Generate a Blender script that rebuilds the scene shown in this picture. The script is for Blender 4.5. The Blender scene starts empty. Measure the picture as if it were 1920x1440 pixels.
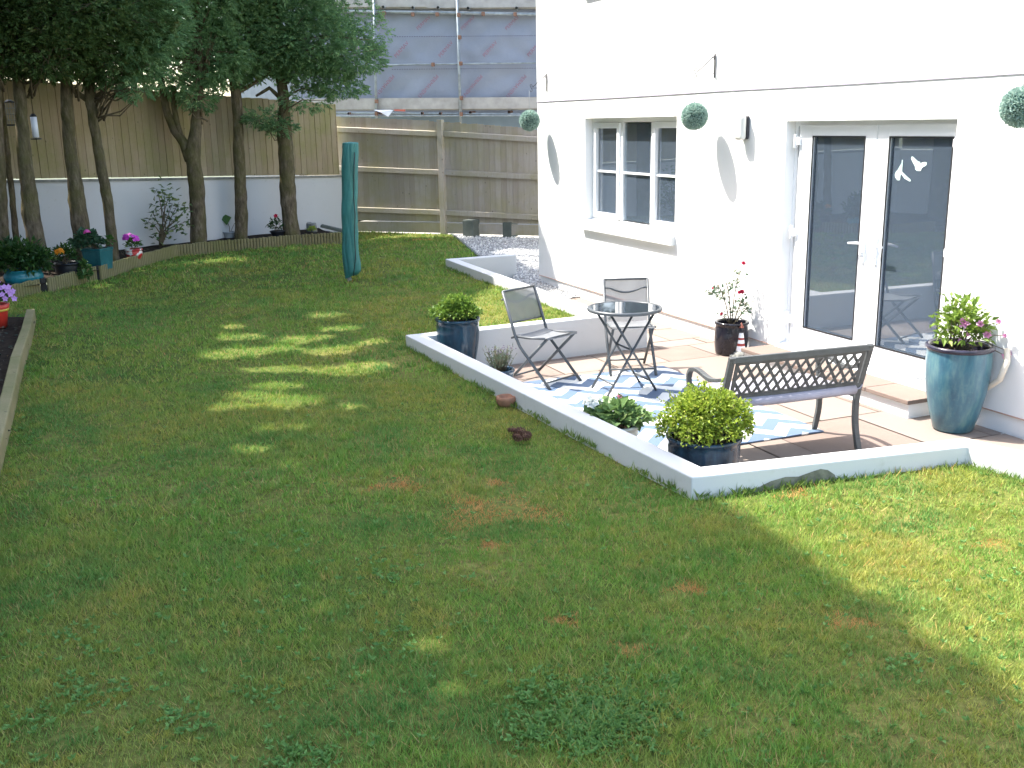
import bpy, bmesh, math, random
import numpy as np
from mathutils import Vector, Matrix

# ---------------------------------------------------------------- camera
SC = bpy.context.scene
COL = SC.collection
CX, CY, FL, EYE = 960.0, 720.0, 1930.0, 2.25
_d = np.array([135.0, 7600.0, FL]); _up = -_d/np.linalg.norm(_d)
_f = np.array([0, 0, 1.0]); _Y = _f-_up*(_f@_up); _Y /= np.linalg.norm(_Y)
_X = np.cross(_Y, _up); _X = _X if _X[0] > 0 else -_X
CM = np.array([_X, _Y, _up])
cam_data = bpy.data.cameras.new('camera'); cam = bpy.data.objects.new('camera', cam_data); COL.objects.link(cam)
cam_data.sensor_width = 36; cam_data.lens = FL/1920*36; cam_data.clip_start = 0.05; cam_data.clip_end = 3000
_m = Matrix.Identity(4)
for i in range(3):
    _m[i][0] = CM[i][0]; _m[i][1] = -CM[i][1]; _m[i][2] = -CM[i][2]
_m[2][3] = EYE
cam.matrix_world = _m
SC.camera = cam

# ---------------------------------------------------------------- light
SUN_AZ, SUN_EL = math.radians(-22), math.radians(57)
LD = np.array([math.cos(SUN_EL)*math.cos(SUN_AZ), math.cos(SUN_EL)*math.sin(SUN_AZ), -math.sin(SUN_EL)])
world = bpy.data.worlds.new('World'); SC.world = world; world.use_nodes = True
wn = world.node_tree; bg = wn.nodes['Background']
sky = wn.nodes.new('ShaderNodeTexSky'); sky.sky_type = 'NISHITA'; sky.sun_disc = False
sky.sun_elevation = SUN_EL
sky.sun_rotation = math.atan2(-LD[0], -LD[1])
sky.air_density = 1.2; sky.dust_density = 2.5; sky.ozone_density = 1.0
wn.links.new(sky.outputs[0], bg.inputs[0]); bg.inputs[1].default_value = 0.15
sl = bpy.data.lights.new('sun', 'SUN'); sl.energy = 2.8; sl.angle = math.radians(0.5); sl.color = (1.0, 0.955, 0.88)
so = bpy.data.objects.new('sun', sl); COL.objects.link(so)
so.rotation_euler = Vector(LD.tolist()).to_track_quat('-Z', 'Y').to_euler(); so.location = (-10, 5, 20)
SC.view_settings.view_transform = 'Standard'; SC.view_settings.look = 'None'
SC.view_settings.exposure = 2.34; SC.view_settings.gamma = 1.0
SC.render.engine = 'CYCLES'
SC.cycles.max_bounces = 8; SC.cycles.transparent_max_bounces = 16; SC.cycles.diffuse_bounces = 4
SC.cycles.sample_clamp_indirect = 8
SC.cycles.caustics_reflective = False; SC.cycles.caustics_refractive = False

# ---------------------------------------------------------------- measuring helpers (survey of the garden)
EYEV = np.array([0, 0, EYE])
def ray(x, y): return CM@np.array([x-CX, y-CY, FL])
def G(x, y, z=0.0):
    r = ray(x, y); return EYEV+r*((z-EYE)/r[2])
def onpl(x, y, p, n):
    r = ray(x, y); return EYEV+r*(((p-EYEV)@n)/(r@n))
def atY(x, y, Y):
    r = ray(x, y); return EYEV+r*(Y/r[1])
def unit(v): v = np.array(v, float); return v/np.linalg.norm(v)
WA = G(1337, 638); WU = unit(G(1849, 801.7)-WA); WN = np.array([WU[1], -WU[0], 0.0])
if WN[1] > 0: WN = -WN
def HW(s, t, z): return WA+WU*s+WN*t+np.array([0, 0, z])       # house wall frame: along, out, up
WT = 0.37       # top of the low white walls
LZ = 0.26       # lawn level
rnd = random.Random(7); npr = np.random.default_rng(11)

# ---------------------------------------------------------------- object helpers
def link(name, me, mat=None, parent=None):
    o = bpy.data.objects.new(name, me); COL.objects.link(o)
    if mat is not None and me is not None:
        for m in (mat if isinstance(mat, (list, tuple)) else [mat]): me.materials.append(m)
    if parent is not None: o.parent = parent
    return o
def tag(o, label=None, cat=None, group=None, kind=None):
    if label: o['label'] = label
    if cat: o['category'] = cat
    if group: o['group'] = group
    if kind: o['kind'] = kind
    return o
def thing(name, label, cat, loc=(0, 0, 0), rz=0, group=None):
    o = bpy.data.objects.new(name, None); COL.objects.link(o); o.empty_display_size = 0.1
    o.location = tuple(float(v) for v in loc); o.rotation_euler = (0, 0, rz)
    return tag(o, label, cat, group)
def label_part(o, l): o['label'] = l; return o
def copy_thing(root, loc, rz, label):
    r = root.copy(); COL.objects.link(r); r.location = tuple(float(v) for v in loc); r.rotation_euler = (0, 0, rz); r['label'] = label
    for ch in list(root.children):
        c = ch.copy(); COL.objects.link(c); c.parent = r
        for g in list(ch.children):
            d = g.copy(); COL.objects.link(d); d.parent = c
    return r

class MB:
    """collects shapes, builds one mesh"""
    def __init__(self): self.v = []; self.f = []; self.mi = []; self.sm = []
    def add(self, vs, fs, mi=0, smooth=False):
        b = len(self.v); self.v += [tuple(float(c) for c in p) for p in vs]
        for f in fs: self.f.append(tuple(b+i for i in f)); self.mi.append(mi); self.sm.append(smooth)
        return self
    def box(self, c, s, rz=0, mi=0, ax=None):
        c = np.array(c, float)
        if ax is None:
            ax = [np.array([math.cos(rz), math.sin(rz), 0]), np.array([-math.sin(rz), math.cos(rz), 0]), np.array([0, 0, 1.0])]
        vs = []
        for dz in (-.5, .5):
            for dx, dy in ((-.5, -.5), (.5, -.5), (.5, .5), (-.5, .5)):
                vs.append(c+ax[0]*s[0]*dx+ax[1]*s[1]*dy+ax[2]*s[2]*dz)
        return self.add(vs, [(3, 2, 1, 0), (4, 5, 6, 7), (0, 1, 5, 4), (1, 2, 6, 5), (2, 3, 7, 6), (3, 0, 4, 7)], mi)
    def bar(self, a, b, w, h, upv=(0, 0, 1), mi=0):
        a = np.array(a, float); b = np.array(b, float); d = b-a; L = np.linalg.norm(d); d /= L
        u = np.array(upv, float); s = np.cross(d, u)
        if np.linalg.norm(s) < 1e-5: s = np.cross(d, np.array([1.0, 0, 0]))
        s /= np.linalg.norm(s); u = np.cross(s, d)
        return self.box((a+b)/2, (L, w, h), ax=[d, s, u], mi=mi)
    def prism(self, poly, z0, z1, mi=0):
        n = len(poly); P = [tuple(p[:2]) for p in poly]
        ar = sum(P[i][0]*P[(i+1) % n][1]-P[(i+1) % n][0]*P[i][1] for i in range(n))
        if ar < 0: P = P[::-1]
        vs = [(x, y, z0) for x, y in P]+[(x, y, z1) for x, y in P]
        fs = [tuple(range(n))[::-1], tuple(range(n, 2*n))]+[(i, (i+1) % n, n+(i+1) % n, n+i) for i in range(n)]
        return self.add(vs, fs, mi)
    def tube(self, pts, r, n=10, cap=True, mi=0, smooth=True, flat=1.0):
        pts = [np.array(p, float) for p in pts]; k = len(pts)
        rs = r if isinstance(r, (list, tuple, np.ndarray)) else [r]*k
        vs = []; u = None
        for i in range(k):
            d = unit(pts[min(i+1, k-1)]-pts[max(i-1, 0)])
            if u is None:
                u = np.cross(d, [0, 0, 1.0])
                if np.linalg.norm(u) < 1e-3: u = np.array([1.0, 0, 0])
            u = unit(u-d*(u@d)); w = np.cross(d, u)
            for j in range(n):
                a = 2*math.pi*j/n; vs.append(pts[i]+(u*math.cos(a)+w*math.sin(a)*flat)*rs[i])
        fs = [(i*n+j, i*n+(j+1) % n, (i+1)*n+(j+1) % n, (i+1)*n+j) for i in range(k-1) for j in range(n)]
        if cap: fs += [tuple(range(n))[::-1], tuple((k-1)*n+j for j in range(n))]
        return self.add(vs, fs, mi, smooth)
    def lathe(self, prof, c=(0, 0, 0), n=40, mi=0, smooth=True, wob=0):
        vs = []
        for r, z in prof:
            for j in range(n):
                a = 2*math.pi*j/n; rr = max(r, 1e-4)*(1+wob*math.sin(3*a+z*9)); vs.append((c[0]+rr*math.cos(a), c[1]+rr*math.sin(a), c[2]+z))
        fs = [(i*n+j, i*n+(j+1) % n, (i+1)*n+(j+1) % n, (i+1)*n+j) for i in range(len(prof)-1) for j in range(n)]
        return self.add(vs, fs, mi, smooth)
    def quad(self, a, b, c, d, mi=0): return self.add([a, b, c, d], [(0, 1, 2, 3)], mi)
    def mesh(self, name='m'):
        me = bpy.data.meshes.new(name); me.from_pydata(self.v, [], self.f)
        me.polygons.foreach_set('material_index', self.mi); me.polygons.foreach_set('use_smooth', self.sm)
        me.update(); return me
    def build(self, name, mat, parent=None, bevel=0.0, seg=2):
        me = self.mesh(name)
        if bevel:
            bm = bmesh.new(); bm.from_mesh(me); bmesh.ops.remove_doubles(bm, verts=bm.verts, dist=1e-5)
            es = [e for e in bm.edges if len(e.link_faces) == 2 and e.calc_face_angle(0) > 0.6]
            bmesh.ops.bevel(bm, geom=es, offset=bevel, segments=seg, affect='EDGES', profile=.5, clamp_overlap=True)
            bm.to_mesh(me); bm.free()
        return link(name, me, mat, parent)

def np_mesh(name, verts, nper, mat, parent=None, tint=None, tri=False, smooth=False):
    """verts (N, nper, 3): one face for each row; tint per face"""
    N = verts.shape[0]; me = bpy.data.meshes.new(name)
    me.vertices.add(N*nper); me.vertices.foreach_set('co', verts.reshape(-1).astype(np.float32))
    me.loops.add(N*nper); me.loops.foreach_set('vertex_index', np.arange(N*nper, dtype=np.int32))
    me.polygons.add(N); me.polygons.foreach_set('loop_start', np.arange(0, N*nper, nper, dtype=np.int32))
    if tint is not None:
        a = me.attributes.new('tint', 'FLOAT', 'FACE'); a.data.foreach_set('value', tint.astype(np.float32))
    me.update(calc_edges=True)
    return link(name, me, mat, parent)

# ---------------------------------------------------------------- materials
class NT:
    def __init__(self, name):
        self.m = bpy.data.materials.new(name); self.m.use_nodes = True; self.t = self.m.node_tree
        self.b = self.t.nodes['Principled BSDF']; self.out = self.t.nodes['Material Output']
    def n(self, typ, **kw):
        nd = self.t.nodes.new('ShaderNode'+typ)
        for k, v in kw.items():
            if k.startswith('i_'):
                key = k[2:]; key = int(key) if key.isdigit() else key.replace('_', ' ')
                nd.inputs[key].default_value = v
            else: setattr(nd, k, v)
        return nd
    def l(self, a, b): self.t.links.new(a, b)
    def coord(self, kind='Object', scale=(1, 1, 1)):
        tc = self.n('TexCoord'); mp = self.n('Mapping'); mp.inputs['Scale'].default_value = scale
        self.l(tc.outputs[kind], mp.inputs[0]); return mp.outputs[0]
    def noise(self, co, scale, detail=4, rough=.55):
        nd = self.n('TexNoise'); nd.inputs['Scale'].default_value = scale; nd.inputs['Detail'].default_value = detail; nd.inputs['Roughness'].default_value = rough
        if co is not None: self.l(co, nd.inputs['Vector'])
        return nd.outputs['Fac']
    def ramp(self, fac, stops):
        r = self.n('ValToRGB'); e = r.color_ramp.elements
        while len(e) < len(stops): e.new(.5)
        for k, (p, c) in enumerate(stops): e[k].position = p; e[k].color = (*c, 1) if len(c) == 3 else c
        self.l(fac, r.inputs[0]); return r.outputs[0]
    def mix(self, f, a, b, mode='MIX'):
        m = self.n('MixRGB', blend_type=mode)
        for i, v in ((0, f), (1, a), (2, b)):
            if isinstance(v, (int, float)): m.inputs[i].default_value = v
            elif isinstance(v, tuple): m.inputs[i].default_value = (*v, 1)
            else: self.l(v, m.inputs[i])
        return m.outputs[0]
    def bump(self, h, strength=.3, dist=.01):
        b = self.n('Bump'); b.inputs['Strength'].default_value = strength; b.inputs['Distance'].default_value = dist
        self.l(h, b.inputs['Height']); self.l(b.outputs[0], self.b.inputs['Normal'])
    def col(self, c):
        if isinstance(c, tuple): self.b.inputs['Base Color'].default_value = (*c, 1)
        else: self.l(c, self.b.inputs['Base Color'])
    def rough(self, v): self.b.inputs['Roughness'].default_value = v
    def spec(self, v): self.b.inputs['Specular IOR Level'].default_value = v

def M_basic(name, c, rough=.6, var=.12, scale=8, bump=.1, bs=60, metal=0, spec=.4, c2=None):
    t = NT(name); co = t.coord(); n1 = t.noise(co, scale)
    dark = tuple(max(0, x*(1-var)) for x in c); lite = c2 or tuple(min(1, x*(1+var)) for x in c)
    t.col(t.ramp(n1, [(.3, dark), (.7, lite)])); t.rough(rough); t.spec(spec); t.b.inputs['Metallic'].default_value = metal
    if bump: t.bump(t.noise(co, bs), bump, .004)
    return t.m

def M_leaf(name, c1, c2, c3=None, trans=.35, rough=.55, nscale=1.2):
    t = NT(name); at = t.n('Attribute', attribute_name='tint')
    stops = [(.0, c1), (.75, c2)]+([(1.0, c3)] if c3 else [])
    base = t.ramp(at.outputs['Fac'], stops)
    co = t.coord('Object'); n = t.noise(co, nscale, 3)
    base = t.mix(t.ramp(n, [(.35, (0, 0, 0)), (.65, (1, 1, 1))]), base, t.mix(.5, base, c2), 'MIX')
    t.col(base); t.rough(rough); t.spec(.3)
    tr = t.n('BsdfTranslucent'); t.l(base, tr.inputs[0]); mx = t.n('MixShader'); mx.inputs[0].default_value = trans
    t.l(t.b.outputs[0], mx.inputs[1]); t.l(tr.outputs[0], mx.inputs[2]); t.l(mx.outputs[0], t.out.inputs[0])
    return t.m

# white masonry paint, with faint weathering towards its own blotches
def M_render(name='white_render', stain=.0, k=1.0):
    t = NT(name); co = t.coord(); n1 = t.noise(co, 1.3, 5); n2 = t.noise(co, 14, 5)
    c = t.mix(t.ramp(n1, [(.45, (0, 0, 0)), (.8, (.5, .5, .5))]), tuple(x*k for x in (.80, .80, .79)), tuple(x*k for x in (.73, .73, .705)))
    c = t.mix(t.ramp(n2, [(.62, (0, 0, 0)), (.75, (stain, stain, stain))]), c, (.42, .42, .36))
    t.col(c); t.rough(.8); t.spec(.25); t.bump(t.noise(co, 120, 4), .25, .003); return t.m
MAT = {}
MAT['render'] = M_render()
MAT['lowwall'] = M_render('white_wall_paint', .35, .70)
MAT['upvc'] = M_basic('white_plastic', (.83, .84, .85), .28, .02, 3, 0, spec=.5)
MAT['rubber'] = M_basic('black_rubber', (.02, .02, .022), .6, .1, 5, 0)
MAT['greybead'] = M_basic('bead_plastic', (.5, .46, .56), .6, .1, 3, 0)
MAT['pinkbead'] = M_basic('pink_bead', (.5, .33, .27), .6, .2, 5, 0)
MAT['room'] = M_basic('room_wall', (.42, .45, .50), .8, .05, 2, 0)
MAT['roomfloor'] = M_basic('room_floor', (.26, .22, .18), .5, .1, 4, 0)
MAT['curtain'] = M_basic('curtain_cloth', (.4, .42, .42), .9, .1, 6, 0)
MAT['steel'] = M_basic('galvanised_steel', (.27, .30, .31), .55, .25, 9, .1, metal=.3)
MAT['rust'] = M_basic('rusty_steel', (.22, .12, .08), .8, .3, 20, .2)
MAT['blackiron'] = M_basic('black_iron', (.03, .03, .035), .5, .15, 20, .1, spec=.4)
MAT['chrome'] = M_basic('satin_metal', (.6, .6, .6), .3, .05, 5, 0, metal=.9)
MAT['frame'] = M_basic('grey_powder_coat', (.06, .068, .075), .42, .12, 12, .05, spec=.5)
MAT['bench'] = M_basic('grey_painted_bench', (.066, .07, .07), .5, .15, 14, .1, spec=.5)
MAT['soil'] = M_basic('soil', (.028, .02, .014), .95, .5, 20, .9, 30, spec=.1)
MAT['terracotta'] = M_basic('terracotta', (.25, .12, .07), .8, .25, 14, .2)
MAT['cone'] = M_basic('cone_scale', (.12, .055, .035), .8, .45, 25, .3)
MAT['stonegrey'] = M_basic('grey_stone', (.22, .22, .2), .85, .3, 14, .4)
MAT['boxgrey'] = M_basic('grey_green_board', (.10, .115, .10), .8, .2, 7, .2)
MAT['whitepot'] = M_basic('whitish_pot', (.5, .55, .52), .5, .1, 6, .05)
MAT['greypot'] = M_basic('grey_plastic_pot', (.3, .32, .33), .6, .1, 6, .05)
MAT['blackpot'] = M_basic('black_plastic_pot', (.012, .014, .018), .4, .1, 6, .05)
MAT['tarp'] = M_basic('white_tarp', (.7, .72, .78), .5, .1, 5, .2)
MAT['redcloth'] = M_basic('red_net', (.45, .12, .08), .7, .1, 5, .2)

def M_glaze(name, stops, rough=.2, streak=5, coat=.2):
    t = NT(name); co = t.coord('Object', (streak, streak, 1.6)); n = t.noise(co, 3, 6, .6)
    co2 = t.coord('Object'); n2 = t.noise(co2, 40, 3)
    c = t.ramp(n, stops); c = t.mix(t.ramp(n2, [(.55, (0, 0, 0)), (.8, (.4, .4, .4))]), c, stops[-1][1])
    t.col(c); t.rough(rough); t.spec(.35); t.b.inputs['Coat Weight'].default_value = coat; t.b.inputs['Coat Roughness'].default_value = .05
    t.bump(t.noise(co2, 30, 3), .08, .003); return t.m
MAT['glaze_teal_dark'] = M_glaze('dark_teal_glaze', [(.3, (.008, .02, .035)), (.55, (.012, .045, .075)), (.8, (.04, .10, .12))])
MAT['glaze_navy'] = M_glaze('navy_glaze', [(.3, (.006, .014, .025)), (.6, (.015, .04, .07)), (.85, (.03, .08, .10))], .1)
MAT['glaze_blue'] = M_glaze('blue_teal_glaze', [(.25, (.03, .085, .13)), (.5, (.045, .13, .175)), (.75, (.11, .21, .21))], .3, 7, .3)
MAT['glaze_blue_rim'] = M_glaze('dark_rim_glaze', [(.3, (.012, .012, .02)), (.8, (.04, .035, .06))], .25)
MAT['glaze_turq'] = M_glaze('turquoise_glaze', [(.3, (.01, .12, .15)), (.6, (.02, .20, .24)), (.85, (.06, .28, .31))], .3, 3, .3)
MAT['glaze_teal'] = M_glaze('teal_glaze', [(.3, (.01, .075, .085)), (.6, (.02, .12, .13)), (.85, (.05, .2, .2))], .35, 4, .3)
MAT['glaze_black'] = M_glaze('black_glaze', [(.3, (.006, .006, .01)), (.7, (.014, .014, .022)), (.9, (.04, .03, .03))], .15)
MAT['red_glaze'] = M_glaze('red_pot_glaze', [(.3, (.4, .02, .02)), (.8, (.55, .05, .03))], .3)
MAT['yellow_glaze'] = M_basic('yellow_band', (.55, .42, .05), .4)

def M_glass(name='window_glass', tint=(.74, .80, .84)):
    t = NT(name); tr = t.n('BsdfTransparent'); tr.inputs[0].default_value = (*tint, 1)
    gl = t.n('BsdfGlossy'); gl.inputs['Roughness'].default_value = .004; gl.inputs[0].default_value = (.95, .97, 1, 1)
    fr = t.n('Fresnel'); fr.inputs[0].default_value = 1.75
    ad = t.n('Math', operation='ADD'); ad.inputs[1].default_value = .10; t.l(fr.outputs[0], ad.inputs[0]); mx = t.n('MixShader'); t.l(ad.outputs[0], mx.inputs[0]); t.l(tr.outputs[0], mx.inputs[1]); t.l(gl.outputs[0], mx.inputs[2])
    df = t.n('BsdfDiffuse'); df.inputs[0].default_value = (.45, .6, .8, 1); m2 = t.n('MixShader'); m2.inputs[0].default_value = .105  # bluish diffuse share paints a hazy veil over the panes
    t.l(mx.outputs[0], m2.inputs[1]); t.l(df.outputs[0], m2.inputs[2]); t.l(m2.outputs[0], t.out.inputs[0]); return t.m
MAT['glass'] = M_glass()
def M_tableglass():
    t = NT('black_glass'); t.col((.012, .014, .016)); t.rough(.03); t.spec(.9); t.b.inputs['Coat Weight'].default_value = 1.0; return t.m
MAT['tableglass'] = M_tableglass()
def M_mesh_fabric():
    t = NT('textile_mesh'); co = t.coord(); w = t.n('TexWave'); w.inputs['Scale'].default_value = 120; t.l(co, w.inputs[0])
    c = t.mix(t.noise(co, 6), (.13, .135, .14), (.19, .20, .21)); t.col(c); t.rough(.75)
    tr = t.n('BsdfTransparent'); mx = t.n('MixShader'); mx.inputs[0].default_value = .17
    t.l(t.b.outputs[0], mx.inputs[1]); t.l(tr.outputs[0], mx.inputs[2]); t.l(mx.outputs[0], t.out.inputs[0]); return t.m
MAT['textile'] = M_mesh_fabric()
MAT['cushion'] = M_basic('lavender_cloth', (.30, .29, .34), .9, .12, 10, .4, 40, spec=.1)
MAT['dryercover'] = M_basic('green_cover', (.04, .17, .155), .55, .18, 5, .3, 25, spec=.35)

def M_wood(name, c1, c2, green, gz=None, plank=.0):
    """weathered boards; green algae as blotches of their own"""
    t = NT(name); co = t.coord('Object'); st = t.coord('Object', (22, 22, 1.2)); g = t.noise(st, 2.0, 6, .6)
    at = t.n('Attribute', attribute_name='tint')
    c = t.mix(g, c1, c2); c = t.mix(at.outputs['Fac'], c, t.mix(1.0, c, (.80, .77, .75), 'MULTIPLY'))
    k = t.n('TexVoronoi'); k.inputs['Scale'].default_value = 5.5; t.l(t.coord('Object', (1.4, 1.4, .9)), k.inputs['Vector'])
    c = t.mix(t.ramp(k.outputs['Distance'], [(.05, (.7, .7, .7)), (.10, (0, 0, 0))]), c, (.06, .045, .035))
    m = t.noise(co, 1.1, 6, .7)
    c = t.mix(t.ramp(m, [(.42, (0, 0, 0)), (.66, (.75, .75, .75))]), c, green)
    t.col(c); t.rough(.9); t.spec(.15); t.bump(g, .35, .006); return t.m
MAT['fence_left'] = M_wood('fence_board_brown', (.29, .225, .14), (.47, .385, .26), (.24, .23, .08))
MAT['fence_back'] = M_wood('fence_board_grey', (.32, .28, .235), (.46, .415, .365), (.30, .275, .15))
MAT['fence_dark'] = M_basic('dark_post', (.03, .028, .025), .9, .3, 9, .2)
MAT['log'] = M_wood('log_edging_wood', (.15, .13, .065), (.27, .235, .125), (.15, .155, .045))
MAT['sleeper'] = M_wood('edging_board_wood', (.20, .17, .085), (.33, .28, .155), (.15, .155, .055))
MAT['board'] = M_basic('scaffold_board', (.36, .34, .31), .85, .18, 5, .2)

def M_bark():
    t = NT('bark'); co = t.coord('Object', (9, 9, 3)); n = t.noise(co, 2, 7, .65); co2 = t.coord('Object'); m = t.noise(co2, 2.3, 5, .65)
    c = t.ramp(n, [(.3, (.045, .034, .023)), (.55, (.14, .11, .075)), (.8, (.27, .22, .165))])
    c = t.mix(t.ramp(m, [(.42, (0, 0, 0)), (.62, (.65, .65, .65))]), c, (.085, .085, .022))
    t.col(c); t.rough(.95); t.spec(.1); t.bump(n, .9, .02); return t.m
MAT['bark'] = M_bark()
MAT['twig'] = M_basic('twig_bark', (.13, .10, .06), .9, .4, 20, 0)

# ---------------------------------------------------------------- the ground
def M_lawn():
    t = NT('lawn_thatch'); co = t.coord('Object'); n = t.noise(co, 1.1, 6, .6); n2 = t.noise(co, 30, 4)
    c = t.ramp(n, [(.3, (.06, .10, .018)), (.5, (.12, .14, .03)), (.7, (.19, .17, .05))])
    c = t.mix(t.ramp(n2, [(.4, (0, 0, 0)), (.7, (.6, .6, .6))]), c, (.02, .022, .009))
    t.col(c); t.rough(.95); t.spec(.1); t.bump(n2, .8, .02); return t.m
def M_gravel(name, c1, c2):
    t = NT(name); co = t.coord('Object'); v = t.n('TexVoronoi'); v.inputs['Scale'].default_value = 34; t.l(co, v.inputs['Vector'])
    c = t.ramp(v.outputs['Color'], [(.1, c1), (.9, c2)]); c = t.mix(t.ramp(v.outputs['Distance'], [(.3, (0, 0, 0)), (.7, (1, 1, 1))]), c, tuple(x*.5 for x in c1))
    t.col(c); t.rough(.9); t.bump(v.outputs['Distance'], -1.0, .02); return t.m
GZ = 0.0
far = MB(); far.quad((-600, -600, -.06), (600, -600, -.06), (600, 900, -.06), (-600, 900, -.06))
tag(far.build('ground', M_basic('far_ground', (.07, .085, .04), .95, .3, .3, 0)), kind='structure')

A = G(760, 628, WT); F = G(1297, 895, WT); Gc = G(1815, 837, WT)
A2, F2, G2 = A[:2], F[:2], Gc[:2]
u_left = unit(F2-A2); u_front = unit(G2-F2)
RW = G(1199.6, 580, WT)[:2]          # end of the retaining wall behind the table
# wall thickness lines (inner side offset)
def nrm(u, s=1): return np.array([-u[1], u[0]])*s
TH = .15
def isect(p, u, q, v):
    a = np.array([[u[0], -v[0]], [u[1], -v[1]]]); t = np.linalg.solve(a, q-p); return p+u*t[0]
n_left = nrm(u_left, 1); n_left = n_left if n_left[0] > 0 else -n_left
n_front = nrm(u_front, 1); n_front = n_front if n_front[1] > 0 else -n_front
Fi = isect(F2+n_left*TH, u_left, F2+n_front*TH, u_front)
u_back = unit(RW-A2); n_back = nrm(u_back, 1); n_back = n_back if n_back[1] < 0 else -n_back
Ai = isect(A2+n_left*TH, u_left, A2+n_back*TH, u_back)
Hh = G(1990, 880, WT)[:2]; u_r = unit(Hh-G2); n_r = nrm(u_r, 1); n_r = n_r if n_r[0] > 0 else -n_r
Gi = isect(F2+n_front*TH, u_front, G2+n_r*TH, u_r)
# upper narrow wall
B0 = G(835, 485.5, WT)[:2]; B1 = G(1180, 613, WT)[:2]; u_b = unit(B1-B0); n_b = nrm(u_b, 1); n_b = n_b if n_b[0] > 0 else -n_b
C1 = G(960, 476, WT)[:2]; u_c = unit(C1-B0); n_c = nrm(u_c, 1); n_c = n_c if n_c[1] < 0 else -n_c
Bi = isect(B0+n_b*TH, u_b, B0+n_c*TH, u_c)
Bend = isect(B0, u_b, RW, u_back)

# lawn outline
p_fence_l = G(568, 428, LZ); p_fence_m = G(832, 437, LZ); FU = unit((p_fence_m-p_fence_l)*[1, 1, 0]); FN = np.array([FU[1], -FU[0], 0.0])
if FN[1] > 0: FN = -FN
def FE(s, t, z): return p_fence_l*[1, 1, 0]+FU*s+FN*t+np.array([0, 0, z])
g_edge0 = G(845, 438, LZ)[:2]; g_edge1 = G(897, 481, LZ)[:2]
EDGE_PX = [(640, 455), (600, 457), (560, 459), (497, 465), (415, 471), (331, 480), (260, 500), (189, 522), (86, 548), (23, 562)]
EDGE = [G(x, y, LZ)[:2] for x, y in EDGE_PX]
BED_PX = [(68, 600), (60, 640), (43, 695), (30, 765), (3, 885)]
BEDL = [G(x, y, LZ)[:2] for x, y in BED_PX]
bed_tail = BEDL[-1]+unit(BEDL[-1]-BEDL[-2])*3.5
lawn_poly = [tuple(F2-n_left*.0), tuple(A2), tuple(A2+(RW-A2)*.98), tuple(Bend), tuple(B0), tuple(g_edge1), tuple(g_edge0),
             tuple(FE(0, .06, 0)[:2]+0), ]
lawn_poly = [F2, A2, Bend, B0, g_edge1, g_edge0, FE(.1, .05, 0)[:2]] + EDGE + [EDGE[-1]+np.array([-1.2, -.5]), BEDL[0]+np.array([-1.2, .25]), BEDL[0]+np.array([0, .02])] + BEDL + [bed_tail, np.array([-3.0, -4.0]), np.array([9, -4.0]), np.array([9.0, 4.3]), Hh, G2]
def wav(x, y): return .018*np.sin(x*.9+1.3)*np.sin(y*.7)+.010*np.sin(x*2.3+y*1.7)
def in_poly(x, y, poly):
    x = np.asarray(x); y = np.asarray(y); c = np.zeros(x.shape, bool); n = len(poly)
    for i in range(n):
        x1, y1 = poly[i][0], poly[i][1]; x2, y2 = poly[(i+1) % n][0], poly[(i+1) % n][1]
        k = ((y1 > y) != (y2 > y)) & (x < (x2-x1)*(y-y1)/((y2-y1) if abs(y2-y1) > 1e-9 else 1e-9)+x1); c ^= k
    return c
def sheet(name, poly, z, mat, step=.25, zf=None):
    bm = bmesh.new(); vs = [bm.verts.new((p[0], p[1], z)) for p in poly]; bm.faces.new(vs)
    xs = [p[0] for p in poly]; ys = [p[1] for p in poly]
    for a0, a1, no in ((min(xs), max(xs), (1, 0, 0)), (min(ys), max(ys), (0, 1, 0))):
        k = a0+step
        while k < a1:
            co = (k, 0, 0) if no[0] else (0, k, 0)
            bmesh.ops.bisect_plane(bm, geom=bm.verts[:]+bm.edges[:]+bm.faces[:], plane_co=co, plane_no=no); k += step
    if zf:
        for v in bm.verts: v.co.z = z+zf(v.co.x, v.co.y)
    bmesh.ops.recalc_face_normals(bm, faces=bm.faces)
    if sum(f.normal.z for f in bm.faces) < 0: bmesh.ops.reverse_faces(bm, faces=bm.faces)
    me = bpy.data.meshes.new(name); bm.to_mesh(me); bm.free()
    o = link(name, me, mat); return tag(o, kind='structure')
sheet('lawn', lawn_poly, LZ, M_lawn(), .4, lambda x, y: float(wav(x, y))*.8-.01)
# a skirt under the lawn edges is given by the walls and the timber edging
# gravel
fr = FE(6.4, .02, 0)[:2]
grav_poly = [g_edge0, g_edge1, B0+u_b*.1, C1+n_c*.05, C1+np.array([.0, -1.5]), B0+u_b*3.1+n_b*.05, HW(-3.1, .1, 0)[:2], HW(-3.1, -.2, 0)[:2], HW(-4.6, -2.5, 0)[:2], fr, FE(3.2, .02, 0)[:2]]
def gz(x, y): return float(.008+max(0, min(1, (y-13.4)/4.9))*.22)
sheet('gravel', grav_poly, 0, M_gravel('gravel_stones', (.24, .24, .24), (.52, .52, .5)), .4, gz)
# patio sub-base (dark joints) and slabs
pat_poly = [Ai+(0, 0), Fi, Gi, Hh+n_r*TH, HW(6.5, 0, 0)[:2], HW(-3.7, 0, 0)[:2], (B0+u_b*2.5+n_b*TH), isect(B0+n_b*TH, u_b, RW, u_back), RW+n_back*TH]
sheet('patio_joint_bed', pat_poly, -.012, M_basic('joint_mortar', (.17, .13, .10), .95, .2, 20, .3), 2)

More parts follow.
